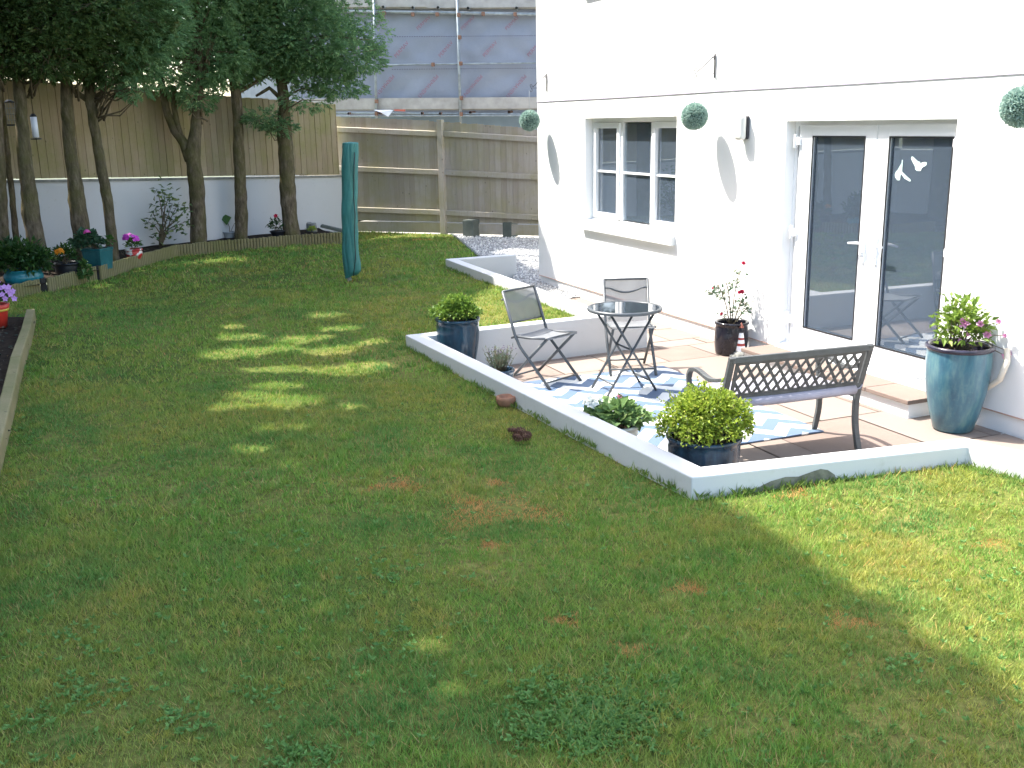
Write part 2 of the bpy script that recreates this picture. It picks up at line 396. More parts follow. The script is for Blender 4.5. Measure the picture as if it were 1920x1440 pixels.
def M_slab():
    t = NT('sandstone'); at = t.n('Attribute', attribute_name='tint'); co = t.coord('Object'); n = t.noise(co, 3.5, 6, .6); n2 = t.noise(co, 40, 5)
    c = t.ramp(at.outputs['Fac'], [(0, (.185, .14, .118)), (.35, (.225, .178, .15)), (.7, (.205, .175, .155)), (1, (.26, .21, .172))])
    c = t.mix(t.ramp(n, [(.4, (0, 0, 0)), (.7, (.35, .35, .35))]), c, (.24, .18, .15)); c = t.mix(t.ramp(n2, [(.5, (0, 0, 0)), (.8, (.25, .25, .25))]), c, (.25, .2, .17))
    t.col(c); t.rough(.8); t.spec(.25); t.bump(n2, .25, .004); return t.m
MAT['slab'] = M_slab()
def slabs():
    # rows run square to the house wall; each slab a bevelled block clipped to the patio outline
    bm = bmesh.new(); tints = []
    lay = bm.faces.layers.float.new('tint')
    s = -4.4; row = 0
    P = [np.array(p) for p in pat_poly]
    r = random.Random(5)
    while s < 6.6:
        w = [.56, .84, .56, .28][row % 4]; t0 = .0-.3*r.random()
        while t0 < 4.6:
            L = r.choice([.56, .84, .56, .28]); 
            a, b = s+.006, s+w-.006; c, d = t0+.006, t0+L-.006
            q = [HW(a, c, 0), HW(b, c, 0), HW(b, d, 0), HW(a, d, 0)]
            # clip polygon to outline (Sutherland-Hodgman against nothing fancy: test with sub-bmesh)
            cx = sum(p[0] for p in q)/4; cy = sum(p[1] for p in q)/4
            tin = r.random()
            zt = r.uniform(-.0012, .0012)
            vs = [bm.verts.new((p[0], p[1], zt)) for p in q]
            f = bm.faces.new(vs); f[lay] = tin
            t0 += L
        s += w; row += 1
    return bm, lay
bm, lay = slabs()
# cut away what lies outside the patio outline: split along outline edges, then drop faces outside
n = len(pat_poly)
for i in range(n):
    p = np.array(pat_poly[i][:2]); q = np.array(pat_poly[(i+1) % n][:2]); d = q-p
    bmesh.ops.bisect_plane(bm, geom=bm.verts[:]+bm.edges[:]+bm.faces[:], plane_co=(p[0], p[1], 0), plane_no=(d[1], -d[0], 0))
kill = [f for f in bm.faces if not in_poly(np.array([f.calc_center_median().x]), np.array([f.calc_center_median().y]), pat_poly)[0]]
bmesh.ops.delete(bm, geom=kill, context='FACES')
# merge co-planar pieces of one slab back
bmesh.ops.recalc_face_normals(bm, faces=bm.faces)
for f in bm.faces:
    if f.normal.z < 0: f.normal_flip()
me = bpy.data.meshes.new('patio'); bm.to_mesh(me); bm.free()
tag(link('patio', me, MAT['slab']), kind='structure')

# planting beds
wall_l0 = G(230, 469, .36); wall_l1 = G(519, 437.5, .36)
LU = unit((wall_l1-wall_l0)*[1, 1, 0]); LN = np.array([LU[1], -LU[0], 0.0]); LN = LN if LN[1] < 0 else -LN
def LW(s, t, z): return wall_l0*[1, 1, 0]+LU*s+LN*t+np.array([0, 0, z])
s_right = float(np.dot((onpl(560, 430, wall_l0, LN)-wall_l0), LU)); s_left = -4.0
corner_l = LW(s_left, 0, 0)
wall2_end = np.array([-7.2, -5.0, 0])
bed_poly = [EDGE[k]-np.array([0.0, 0]) for k in range(len(EDGE))]+[EDGE[-1]+np.array([-1.2, -.5]), np.array([-9.5, 9.0]), corner_l[:2], LW(s_right, 0, 0)[:2], FE(.1, .05, 0)[:2]]
sheet('planting_bed', bed_poly, .375, MAT['soil'], .3, lambda x, y: .018*math.sin(x*7+y*3)*math.cos(y*5-x*2))
bed2 = [BEDL[0]+np.array([-1.2, .25]), BEDL[0]]+BEDL[1:]+[bed_tail, np.array([-4.5, -4]), np.array([-8.2, -4]), np.array([-9.4, 8.8]), EDGE[-1]+np.array([-1.2, -.5])]
sheet('planting_bed', bed2, .30, MAT['soil'], .3, lambda x, y: .02*math.sin(x*8+y*3)*math.cos(y*6-x*2))

# ---------------------------------------------------------------- grass
DEAD = [(905, 958, .18), (958, 957, .16), (742, 908, .11), (1060, 1165, .05), (1590, 1165, .07), (930, 902, .06), (1290, 1104, .06),
        (1495, 925, .07), (920, 1022, .05), (1180, 1220, .05), (790, 450, .18), (1860, 1020, .06)]
DEADW = [(G(x, y, LZ)[:2], r) for x, y, r in DEAD]
def M_grass():
    t = NT('grass_blades'); at = t.n('Attribute', attribute_name='tint'); ge = t.n('NewGeometry')
    n = t.noise(ge.outputs['Position'], .9, 5, .6); n2 = t.noise(ge.outputs['Position'], 4.0, 4, .6); n3 = t.noise(ge.outputs['Position'], 2.0, 3, .5)
    n4 = t.noise(ge.outputs['Position'], 11.0, 3, .6)
    g = t.ramp(at.outputs['Fac'], [(0, (.085, .20, .028)), (.45, (.22, .37, .055)), (.72, (.38, .44, .10)), (.8, (.48, .40, .17)), (.9, (.50, .28, .11)), (1, (.62, .27, .09))])
    yel = t.ramp(at.outputs['Fac'], [(0, (.28, .27, .045)), (.6, (.47, .40, .09)), (.85, (.55, .36, .13)), (1, (.62, .27, .09))])
    blu = t.ramp(at.outputs['Fac'], [(0, (.05, .16, .035)), (.6, (.13, .30, .065)), (.85, (.4, .3, .11)), (1, (.62, .27, .09))])
    c = t.mix(t.ramp(n, [(.46, (0, 0, 0)), (.62, (.75, .75, .75))]), g, yel)
    c = t.mix(t.ramp(n2, [(.50, (0, 0, 0)), (.64, (.6, .6, .6))]), c, yel)
    c = t.mix(t.ramp(n3, [(.50, (0, 0, 0)), (.64, (.8, .8, .8))]), c, blu)
    c = t.mix(t.ramp(n4, [(.42, (.45, .45, .45)), (.58, (0, 0, 0))]), c, blu)
    t.col(c); t.rough(.6); t.spec(.25)
    tr = t.n('BsdfTranslucent'); t.l(c, tr.inputs[0]); mx = t.n('MixShader'); mx.inputs[0].default_value = .3
    t.l(t.b.outputs[0], mx.inputs[1]); t.l(tr.outputs[0], mx.inputs[2]); t.l(mx.outputs[0], t.out.inputs[0]); return t.m
def grass():
    allv = []; allt = []
    zones = [(2.6, 5.0, 17000, .031, .0040), (5.0, 8.0, 7600, .034, .0058), (8.0, 13.0, 2400, .038, .009), (13.0, 21.5, 900, .044, .016)]
    for y0, y1, dens, h, w in zones:
        x0, x1 = -.56*y1-.9, min(.56*y1+.9, 9)
        N = int((x1-x0)*(y1-y0)*dens); X = npr.uniform(x0, x1, N); Y = npr.uniform(y0, y1, N)
        k = (np.abs(X) < .53*Y+.85) & in_poly(X, Y, lawn_poly); X = X[k]; Y = Y[k]; N = len(X)
        # tufts: pull blades towards random tuft centres
        M_ = max(1, N//26); j = npr.integers(0, N, N)[:M_]; ti = npr.integers(0, M_, N); use = npr.random(N) < .6; sp_ = .012+.0016*Y[j][ti]
        X = np.where(use, X[j][ti]+npr.normal(size=N)*sp_, X); Y = np.where(use, Y[j][ti]+npr.normal(size=N)*sp_, Y)
        k = in_poly(X, Y, lawn_poly); X = X[k]; Y = Y[k]; N = len(X)
        a = npr.uniform(0, 2*np.pi, N); lean = npr.uniform(.15, 1.1, N); la = npr.uniform(0, 2*np.pi, N)
        hh = h*npr.uniform(.5, 1.25, N)*(1+.22*np.sin(X*2.1+1+Y)*np.sin(Y*1.7)+.22*np.sin(X*9+2*np.sin(Y*5))*np.sin(Y*8+2*np.sin(X*7))); ww = w*npr.uniform(.7, 1.3, N)
        tint = np.clip(npr.normal(.38, .17, N), 0, .72)
        st = npr.random(N) < .085; tint[st] = npr.uniform(.74, .92, st.sum())
        for c, r in DEADW:
            d = np.hypot((X-c[0])/1.25, Y-c[1])*(1+.3*np.sin(np.arctan2(Y-c[1], X-c[0])*3+c[0]*9))
            kk = (d < r*npr.uniform(.55, 1.4, N)); tint[kk] = npr.uniform(.9, 1.0, kk.sum()); hh[kk] *= .6
        Z = LZ+wav(X, Y)*.8-.012
        dx = np.cos(a)*ww/2; dy = np.sin(a)*ww/2
        V = np.zeros((N, 3, 3)); V[:, 0] = np.stack([X-dx, Y-dy, Z], 1); V[:, 1] = np.stack([X+dx, Y+dy, Z], 1)
        V[:, 2] = np.stack([X+np.cos(la)*lean*hh, Y+np.sin(la)*lean*hh, Z+hh], 1)
        allv.append(V); allt.append(tint)
    V = np.concatenate(allv); T = np.concatenate(allt)
    o = np_mesh('grass', V, 3, M_grass(), tint=T); tag(o, 'short green and yellow lawn grass with dead patches', 'grass', kind='stuff'); return len(V)
print('grass', grass())

# leaves as folded diamonds -------------------------------------------------
def leaves(C, D, L, Wd, fold=.25, up=None, curl=0.0):
    """C (N,3) base, D (N,3) direction, L length, Wd width -> (2N,4,3) quads: two halves meeting at the mid rib"""
    N = len(C); D = D/np.linalg.norm(D, axis=1, keepdims=True)
    R = npr.normal(size=(N, 3)) if up is None else np.broadcast_to(up, (N, 3))+.35*npr.normal(size=(N, 3))
    S = np.cross(D, R); S /= np.linalg.norm(S, axis=1, keepdims=True)+1e-9; U = np.cross(S, D)
    L = np.asarray(L).reshape(-1, 1); Wd = np.asarray(Wd).reshape(-1, 1)
    tip = C+D*L-U*L*curl; mid = C+D*L*.5+U*Wd*.0
    l1 = C+D*L*.32+S*Wd*.5+U*Wd*fold; l2 = C+D*L*.32-S*Wd*.5+U*Wd*fold
    q1 = np.stack([C, mid-U*L*curl*.3, tip, l1], 1)
    q2 = np.stack([C, l2, tip, mid-U*L*curl*.3], 1)
    return np.concatenate([q1, q2])
def rdir(N, zmin=-1, zmax=1):
    z = npr.uniform(zmin, zmax, N); a = npr.uniform(0, 2*np.pi, N); r = np.sqrt(np.maximum(0, 1-z*z)); return np.stack([r*np.cos(a), r*np.sin(a), z], 1)

# weeds and clover patch in the lawn
def weeds():
    pts = []
    for _ in range(600):
        x = rnd.gauss(1125, 62)+30*math.sin(_*.7); y = rnd.gauss(1345, 34); pts.append(G(x, y, LZ))
    for (x, y, k) in [(985, 1370, 22), (720, 1075, 14), (740, 1205, 12), (150, 1190, 10), (165, 1300, 22), (350, 1360, 16), (560, 1420, 24), (500, 1310, 10), (1690, 1250, 6), (55, 820, 14), (60, 700, 12), (1250, 1290, 12), (540, 1010, 8), (60, 1350, 10), (380, 760, 6), (1100, 1390, 30), (1010, 1300, 20)]:
        for _ in range(k*2): pts.append(G(x+rnd.gauss(0, 30), y+rnd.gauss(0, 16), LZ))
    for _ in range(900):
        y = rnd.uniform(560, 1440); pts.append(G(rnd.uniform(0, 1920), y, LZ))
    P = np.array([p for p in pts if in_poly(np.array([p[0]]), np.array([p[1]]), lawn_poly)[0]])
    P = np.repeat(P, 5, 0); D = rdir(len(P), .1, .8); P[:, 2] = LZ+.012
    V = leaves(P, D, npr.uniform(.012, .028, len(P)), npr.uniform(.008, .016, len(P)))
    T = np.tile(npr.random(len(P)), 2)
    o = np_mesh('lawn_weeds', V, 4, M_leaf('weed_leaf', (.06, .16, .03), (.17, .31, .08)), tint=T)
    tag(o, 'dark clover and dandelion leaves scattered through the grass', 'weeds', kind='stuff')
weeds()
# tufts along the foot of the white walls
def foot_tufts():
    segs = [(A2, F2, -n_left), (F2, G2, -n_front), (G2, Hh, -n_r), (B0, Bend, -n_b), (A2, Bend, -n_back)]
    P = []
    for a, b, nn in segs:
        L = np.linalg.norm(b-a)
        for _ in range(int(L*70)):
            t = rnd.random(); q = a+(b-a)*t+nn*(.004+abs(rnd.gauss(0, .02)))
            if math.sin(t*L*3.1)+math.sin(t*L*7.7+1) > -.6: P.append((q[0], q[1], LZ-.01))
    P = np.array(P); P = np.repeat(P, 3, 0); D = rdir(len(P), .55, 1)
    V = leaves(P, D, npr.uniform(.03, .075, len(P)), npr.uniform(.005, .010, len(P)))
    tag(np_mesh('wall_foot_grass', V, 4, M_leaf('tuft_leaf', (.07, .14, .03), (.20, .28, .06)), tint=np.tile(npr.random(len(P)), 2)), 'longer grass tufts along the foot of the white low walls', 'grass', kind='stuff')
foot_tufts()
# loose gravel stones
def stones():
    N = 6000; xs = [p[0] for p in grav_poly]; ys = [p[1] for p in grav_poly]
    X = npr.uniform(min(xs), max(xs), N*3); Y = npr.uniform(min(ys), max(ys), N*3); k = in_poly(X, Y, grav_poly); X = X[k][:N]; Y = Y[k][:N]; N = len(X)
    Z = np.array([gz(x, y) for x, y in zip(X, Y)])
    vs = []; T = []
    r = npr.uniform(.012, .026, N); c = np.stack([X, Y, Z+.004], 1)
    a = npr.uniform(0, 6.28, N); ux = np.stack([np.cos(a), np.sin(a), 0*a], 1); uy = np.stack([-np.sin(a), np.cos(a), 0*a], 1); uz = np.array([0, 0, 1.0])
    R = r[:, None]; top = c+uz*R*.8; p = [c+ux*R, c+uy*R*.8, c-ux*R, c-uy*R*.8]
    quads = [np.stack([p[i], p[(i+1) % 4], top+.25*(p[(i+1) % 4]-c), top+.25*(p[i]-c)], 1) for i in range(4)]+[np.stack([top+.25*(q-c) for q in p], 1)]
    V = np.concatenate(quads); T = np.tile(npr.random(N), 5)
    t = NT('loose_stone'); at = t.n('Attribute', attribute_name='tint'); t.col(t.ramp(at.outputs['Fac'], [(0, (.26, .26, .26)), (.6, (.46, .46, .45)), (1, (.66, .65, .62))])); t.rough(.9)
    tag(np_mesh('gravel_stones', V, 4, t.m, tint=T), 'pale grey gravel stones between the fence and the house', 'gravel', kind='stuff')
stones()

# ---------------------------------------------------------------- low white walls
def wallthing(name, polys, label, z0=-.05):
    mb = MB()
    for p in polys: mb.prism(p, z0, WT)
    o = mb.build(name, MAT['lowwall'], None, .008, 2); return tag(o, label, 'low wall')
RWi = RW+n_back*TH
Hi = Hh+n_r*TH
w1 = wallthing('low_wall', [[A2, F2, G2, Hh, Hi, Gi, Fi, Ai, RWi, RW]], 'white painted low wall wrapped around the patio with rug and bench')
# bare stained patch on its lawn side
pm = MB(); fa = G(1380, 928, LZ)[:2]; s0 = float((fa-F2)@u_front); s1 = float((G(1572, 900, LZ)[:2]-F2)@u_front)
top = [(0, .0), (.1, .012), (.25, .022), (.36, .05), (.5, .075), (.62, .07), (.75, .085), (.83, .105), (.9, .08), (.97, .055), (1, .0)]
ptsb = [F2+u_front*(s0+(s1-s0)*t)-n_front*.003 for t, h in top]
vs = [(p[0], p[1], LZ-.03) for p in ptsb]+[(p[0], p[1], LZ-.01+h) for p, (t, h) in [(p_, (t_, h_*.85+.006*math.sin(t_*37))) for p_, (t_, h_) in zip(ptsb, top)]]
k = len(top); pm.add(vs, [(i, i+1, k+i+1, k+i) for i in range(k-1)])
label_part(pm.build('bare_patch', M_basic('bare_cement', (.17, .17, .13), .95, .35, 16, .5), w1), 'bare grey cement patch low on the white wall')
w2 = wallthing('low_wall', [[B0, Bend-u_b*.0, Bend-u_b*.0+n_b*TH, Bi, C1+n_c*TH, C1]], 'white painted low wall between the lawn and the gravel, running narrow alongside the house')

# ---------------------------------------------------------------- edging
def log_edging(pts, label, seed):
    r = random.Random(seed); base = np.array([pts[0][0], pts[0][1], LZ-.08]); root = thing('log_edging', label, 'garden edging', base, 0, 'log roll edging round the tree bed')
    mb = MB(); acc = 0; d = 0
    tot = [np.linalg.norm(pts[i+1]-pts[i]) for i in range(len(pts)-1)]
    for i in range(len(pts)-1):
        u = (pts[i+1]-pts[i])/tot[i]; L = tot[i]; q = 0.0
        while q < L-.02:
            c = pts[i]+u*(q+.025)-base[:2]; h = .08+.175+r.uniform(-.008, .008); rr = .026*r.uniform(.9, 1.05)
            mb.tube([(c[0], c[1], 0), (c[0], c[1], h-.006), (c[0], c[1], h)], [rr, rr, rr*.8], 8, smooth=False); q += .053
    mb.build('log_roll', MAT['log'], root); return root
log_edging([EDGE[i]+np.array([0, .03]) for i in range(0, 6)], 'upright log roll edging curving below the forked tree and the far tree bed', 1)
log_edging([EDGE[i]+np.array([0, .03]) for i in (5, 6, 7)], 'log roll edging section in front of the red floral pot', 2)
log_edging([EDGE[7]+np.array([-.06, .0]), EDGE[8]+np.array([.03, .02])], 'log roll edging section in front of the black pot and teal square pot', 3)
log_edging([EDGE[8]+np.array([-.07, -.0]), EDGE[9], EDGE[9]+np.array([-.9, -.35])], 'leftmost log roll edging section below the turquoise bowl', 4)
for k_, nm_ in ((7, 'dark stake between the teal square pot and the red floral pot edging'), (8, 'dark stake in the edging below the turquoise bowl'), (5, 'dark stake at the start of the curved edging')):
    e_ = EDGE[k_]+np.array([-.03, .03]); m = MB(); m.box((0, 0, .11), (.07, .05, .27), .4); o = m.build('edging_stake', MAT['fence_dark'], None, .004); o.location = (e_[0], e_[1], LZ-.07); tag(o, nm_, 'garden edging', 'stakes between the log roll sections')
mb = MB(); b0 = BEDL
for i in range(len(b0)):
    a = b0[i]; b = b0[i+1] if i+1 < len(b0) else bed_tail
    u = unit(b-a); nn = np.array([u[1], -u[0]]); nn = nn if nn[0] < 0 else -nn
    mb.prism([a, b+u*.01, b+nn*.085+u*.01, a+nn*.085], LZ-.1, LZ+.125+.004*(i % 2))
tag(mb.build('timber_edging', MAT['sleeper'], None, .01), 'pale timber board edging along the black bed at the left', 'garden edging')
mb = MB(); mb.prism([g_edge0, g_edge1, g_edge1+np.array([.035, .012]), g_edge0+np.array([.035, .012])], 0, LZ+.01)
tag(mb.build('timber_edging', MAT['boxgrey']), 'thin dark timber strip between the lawn and the gravel', 'garden edging')
# turf retaining strip behind lawn at the gravel is hidden by the strip

# ---------------------------------------------------------------- back fence
def board_mesh(frame, s0, s1, zt0, zt1, zb0, zb1, w=.105, t=.0, thick=.02, seed=1, jit=.01):
    """vertical feather boards as separate slats in one mesh with a tint each"""
    r = random.Random(seed); V = []; T = []
    s = s0
    while s < s1-.01:
        e = min(s+w, s1); k = (s-s0)/(s1-s0); zt = zt0+(zt1-zt0)*k+r.uniform(-jit, jit); zb = zb0+(zb1-zb0)*k; tt = t+r.uniform(0, .006)
        a, b, c, d = frame(s+.0015, tt+.006, zb), frame(e-.0015, tt, zb), frame(e-.0015, tt, zt), frame(s+.0015, tt+.006, zt)
        a2, b2, c2, d2 = frame(s+.002, tt-thick, zb), frame(e-.002, tt-thick, zb), frame(e-.002, tt-thick, zt), frame(s+.002, tt-thick, zt)
        V += [[a, b, c, d], [b2, a2, d2, c2], [d, c, c2, d2], [a2, a, d, d2], [b, b2, c2, c]]; T += [r.random()]*5
        s = e
    return np.array(V), np.array(T)
def fz(x, y):   # height on the back fence plane
    p = onpl(x, y, p_fence_l, FN); return float((p-p_fence_l)@FU), float(p[2])
rootF = thing('wooden_fence', 'weathered grey green wooden back fence with rails between the trees and the house', 'fence', FE(0, 0, .1))
base = FE(0, 0, .1)
def FL_(s, t, z): return FE(s, t, z)-base
sL, zL = fz(572, 216); sM, zM = fz(822, 228); sR, zR = fz(1008, 243)
sX = sR+1.4
def ln(x0, y0, x1, y1, s): a, za = fz(x0, y0); b, zb = fz(x1, y1); return za+(zb-za)*(s-a)/(b-a)
for nm, a, b, zt, seed, rails, gap in (('fence_panel', sL+.0, sM-.02, lambda s: ln(572, 216, 822, 228, s), 3, [((582, 239.5, 821, 250.3)), (584, 312.6, 821, 322.2), (584, 389, 826, 397.6)], (560, 413, 828, 417)),
                                      ('fence_panel', sM+.1, sX, lambda s: ln(838, 229, 1008, 243, s), 4, [(838, 250.5, 1008, 261), (838, 323, 1008, 331.5), (838, 398, 1008, 407)], (840, 418, 1008, 421.5))):
    zb = lambda s: ln(*gap, s)
    V, T = board_mesh(FL_, a, b, zt(a), zt(b), zb(a)+.014, zb(b)+.014, .115, -.03, seed=seed)
    p = np_mesh(nm, V, 4, MAT['fence_back'], rootF, T)
    mb = MB()
    for k, (x0, y0, x1, y1) in enumerate(rails):
        za, zb2 = ln(x0, y0, x1, y1, a), ln(x0, y0, x1, y1, b)
        q = [FL_(a, .03, za-.05), FL_(b, .03, zb2-.05), FL_(b, .03, zb2+.035), FL_(a, .03, za+.035)]; q2 = [FL_(a, -.014, za-.05), FL_(b, -.014, zb2-.05), FL_(b, -.014, zb2+.045), FL_(a, -.014, za+.045)]
        mb.add(q+q2, [(0, 1, 2, 3), (3, 2, 6, 7), (1, 0, 4, 5), (0, 3, 7, 4), (2, 1, 5, 6)])
    mb.build('fence_rail', MAT['fence_back'], rootF)
    mb = MB(); g = .19
    za, zb2 = zb(a)-.005, zb(b)-.005
    mb.add([FL_(a, .0, za-g), FL_(b, .0, zb2-g), FL_(b, .0, zb2), FL_(a, .0, za), FL_(a, -.03, za-g), FL_(b, -.03, zb2-g), FL_(b, -.03, zb2), FL_(a, -.03, za)], [(0, 1, 2, 3), (3, 2, 6, 7), (5, 4, 7, 6), (1, 0, 4, 5), (0, 3, 7, 4), (2, 1, 5, 6)])
    mb.build('gravel_board', MAT['fence_back'], rootF)
mb = MB(); mb.box(FL_(sM+.05, .02, 1.15), (.10, .10, 2.35), math.atan2(FU[1], FU[0])); mb.build('fence_post', MAT['fence_back'], rootF, .006)
mb = MB(); mb.box(FL_(sL+.07, .04, 1.25), (.16, .03, 2.3), math.atan2(FU[1], FU[0])); mb.build('fence_post', MAT['fence_back'], rootF, .004)
mb = MB(); mb.box(FL_(sL-.07, .09, 1.2), (.12, .10, 2.5), math.atan2(FU[1], FU[0])); label_part(mb.build('fence_post', MAT['fence_dark'], rootF), 'black corner post')

pp_ = [FE(-1, -.12, 0)[:2], FE(9, -.12, 0)[:2], FE(9, -5, 0)[:2], FE(-1, -5, 0)[:2]]
sheet('path', pp_, .06, M_basic('pale_slit_backing', (.3, .28, .24), .9, .08, 2, .1), 5)  # pale sheet added behind the fence to make the slits under its boards bright
# white boundary wall with brown fence on top
def lz(x, y): p = onpl(x, y, wall_l0, LN); return float((p-wall_l0)@LU), float(p[2])
def lln(x0, y0, x1, y1, s): a, za = lz(x0, y0); b, zb = lz(x1, y1); return za+(zb-za)*(s-a)/(b-a)
s_right2 = float((FE(sL-.16, -.1, 0)-wall_l0)@LU)
wt = lambda s: lln(25, 343, 519, 334, s)
ft = lambda s: lln(25, 143, 556, 189, s) if s > -3 else lln(25, 143, 556, 189, -3)
mb = MB()
def lwall(mb, s0, s1, t0, t1, z0, z1a, z1b, off=0, mi=0):
    mb.add([LW(s0, t0, z0), LW(s1, t0, z0), LW(s1, t1, z0), LW(s0, t1, z0), LW(s0, t0, z1a), LW(s1, t0, z1b), LW(s1, t1, z1b), LW(s0, t1, z1a)],
           [(0, 1, 2, 3), (7, 6, 5, 4), (4, 5, 1, 0), (6, 7, 3, 2), (5, 6, 2, 1), (7, 4, 0, 3)], mi)
rW = thing('garden_wall', 'white painted boundary wall with grey coping behind the row of tree trunks', 'wall', LW(0, 0, 0))
bW = LW(0, 0, 0)
class MBo(MB):
    def build(self, name, mat, parent=None, bevel=0, seg=2):
        o = self.off; self.v = [(v[0]-o[0], v[1]-o[1], v[2]-o[2]) for v in self.v]; return super().build(name, mat, parent, bevel, seg)
def newmb(off): m = MBo(); m.off = off; return m
sl_ = s_left
mb = newmb(bW); lwall(mb, sl_, s_right2, -.2, 0, 0, wt(sl_), wt(s_right2))
# return wall running down the left side of the garden
c0 = LW(sl_, 0, 0); c1 = np.array([-9.2, 8.0, 0]); c2 = np.array([-7.6, -5, 0]); zt = wt(sl_)
for p, q in ((c0, c1), (c1, c2)):
    u = unit(q-p); mb.prism([p[:2], q[:2], q[:2]+np.array([u[1], -u[0]])*.2, p[:2]+np.array([u[1], -u[0]])*.2], 0, zt)
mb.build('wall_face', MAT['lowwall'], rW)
mb = newmb(bW); mb2 = newmb(bW)
a_, b_ = sl_, s_right2
mb.add([LW(a_, .03, wt(a_)), LW(b_, .03, wt(b_)), LW(b_, -.22, wt(b_)), LW(a_, -.22, wt(a_)), LW(a_, .03, wt(a_)+.045), LW(b_, .03, wt(b_)+.03), LW(b_, -.22, wt(b_)+.03), LW(a_, -.22, wt(a_)+.045)], [(0, 1, 2, 3), (7, 6, 5, 4), (4, 5, 1, 0), (6, 7, 3, 2), (5, 6, 2, 1), (7, 4, 0, 3)])
mb.build('coping', MAT['stonegrey'], rW)
rB = thing('wooden_fence', 'tall brown closeboard fence standing on the white wall behind the trees', 'fence', LW(0, -.1, 1.4)); bB = LW(0, -.1, 1.4)
LWo = lambda s, t, z: LW(s, t, z)-bB
V, T = board_mesh(LWo, sl_, s_right2, ft(sl_), ft(s_right2), wt(sl_)+.06, wt(s_right2)+.045, .125, -.1, seed=9, jit=.012)
allV = [V]; allT = [T]
for p, q in ((c0, c1), (c1, c2)):
    u = unit(q-p); nn = np.array([-u[1], u[0], 0]); nn = nn if nn[0] > 0 else -nn
    fr_ = lambda s, t, z, p=p, u=u, nn=nn: p+u*s+nn*(t)+np.array([0, 0, z])-bB
    V, T = board_mesh(fr_, 0, np.linalg.norm(q-p), ft(sl_), ft(sl_), zt+.02, zt+.02, .125, -.1, seed=10); allV.append(V); allT.append(T)
np_mesh('fence_boards', np.concatenate(allV), 4, MAT['fence_left'], rB, np.concatenate(allT))

# ---------------------------------------------------------------- trees
LIT_PX = [(690, 685, 46, 9), (640, 692, 55, 8), (450, 628, 45, 6), (500, 652, 60, 7), (430, 662, 55, 9), (570, 633, 55, 6), (490, 742, 60, 8), (565, 748, 50, 8), (430, 765, 35, 7),
          (520, 722, 50, 6), (470, 842, 42, 7), (540, 870, 20, 3), (620, 655, 45, 8), (520, 765, 35, 6), (605, 1140, 22, 9), (800, 1205, 50, 9), (690, 1265, 30, 10), (835, 1290, 28, 12),
          (700, 640, 30, 5), (520, 690, 70, 6), (570, 800, 26, 4), (500, 805, 22, 4), (960, 463, 40, 4), (1000, 470, 40, 6), (1005, 478, 25, 6), (195, 533, 10, 4),
          (610, 590, 40, 4), (430, 608, 22, 4), (660, 760, 30, 5), (640, 615, 40, 4)]
LIT = []
for x, y, rx, ry in LIT_PX:
    c = G(x, y, LZ); ex = abs(G(x+rx, y, LZ)[0]-c[0]); ey = abs(G(x, y-ry, LZ)[1]-G(x, y+ry, LZ)[1])/2; LIT.append((c[0], c[1], ex*1.3+.03, ey*1.35+.03))
BND = np.array([(2.6, 1.0)]+[tuple(G(x, y, LZ)[:2]) for x, y in ((1920, 1324), (1891, 1295), (1827, 1243), (1762, 1219), (1687, 1178), (1675, 1132), (1605, 1108), (1552, 1073), (1482, 1027), (1401, 968), (1325, 928))]
               + [tuple(Fi+np.array([.03, .2])), tuple(Ai+np.array([.02, 0])), tuple(G(868, 590, LZ)[:2]), tuple(G(885, 558, LZ)[:2]), tuple(G(953, 524, LZ)[:2]), (.25, 13.7), (.75, 14.3), (1.6, 16.5), (2.5, 24)])
def keep_mask(P, mg=0.0):
    k = (P[:, 2]-LZ)/(-LD[2]); X = P[:, 0]+LD[0]*k; Y = P[:, 1]+LD[1]*k
    bx = np.interp(Y, BND[:, 1], BND[:, 0]); ok = X < bx-.03-mg*.5
    for cx, cy, ex, ey in LIT: ok &= ((X-cx)/(ex+mg))**2+((Y-cy)/(ey+mg))**2 > npr.uniform(.5, 1.7, len(X))
    return ok
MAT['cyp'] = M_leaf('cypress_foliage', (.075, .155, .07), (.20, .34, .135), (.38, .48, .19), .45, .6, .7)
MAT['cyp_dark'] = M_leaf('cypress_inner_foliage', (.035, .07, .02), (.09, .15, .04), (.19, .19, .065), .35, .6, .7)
def spray(C, D, L, n, lw=.16):
    """cypress sprays: n leaflets fanned along each direction"""
    N = len(C); D = D/np.linalg.norm(D, axis=1, keepdims=True); out = []
    R = npr.normal(size=(N, 3)); R[:, 2] += 2; S = np.cross(D, R); S /= np.linalg.norm(S, axis=1, keepdims=True)
    L = L[:, None]
    for j in range(n):
        t = j/(n-1) if n > 1 else .5; side = (1 if j % 2 else -1)*(1.1-t*.7)
        d = D+S*side*.9+npr.normal(size=(N, 3))*.22; b = C+D*L*t*.75
        out.append(leaves_s(b, d, (L*(.55-.2*t))[:, 0], (L*lw)[:, 0]))
    return np.concatenate(out)
def leaves_s(C, D, L, Wd):
    D = D/np.linalg.norm(D, axis=1, keepdims=True); S = np.cross(D, npr.normal(size=C.shape)); S /= np.linalg.norm(S, axis=1, keepdims=True)+1e-9
    L = L[:, None]; Wd = Wd[:, None]
    return np.stack([C, C+D*L*.45+S*Wd*.5, C+D*L, C+D*L*.45-S*Wd*.5], 1)
def blob_points(c, r, N, shell=.55):
    d = rdir(N); rr = (shell+(1-shell)*npr.random(N))**.6; return c+d*r*rr[:, None], d
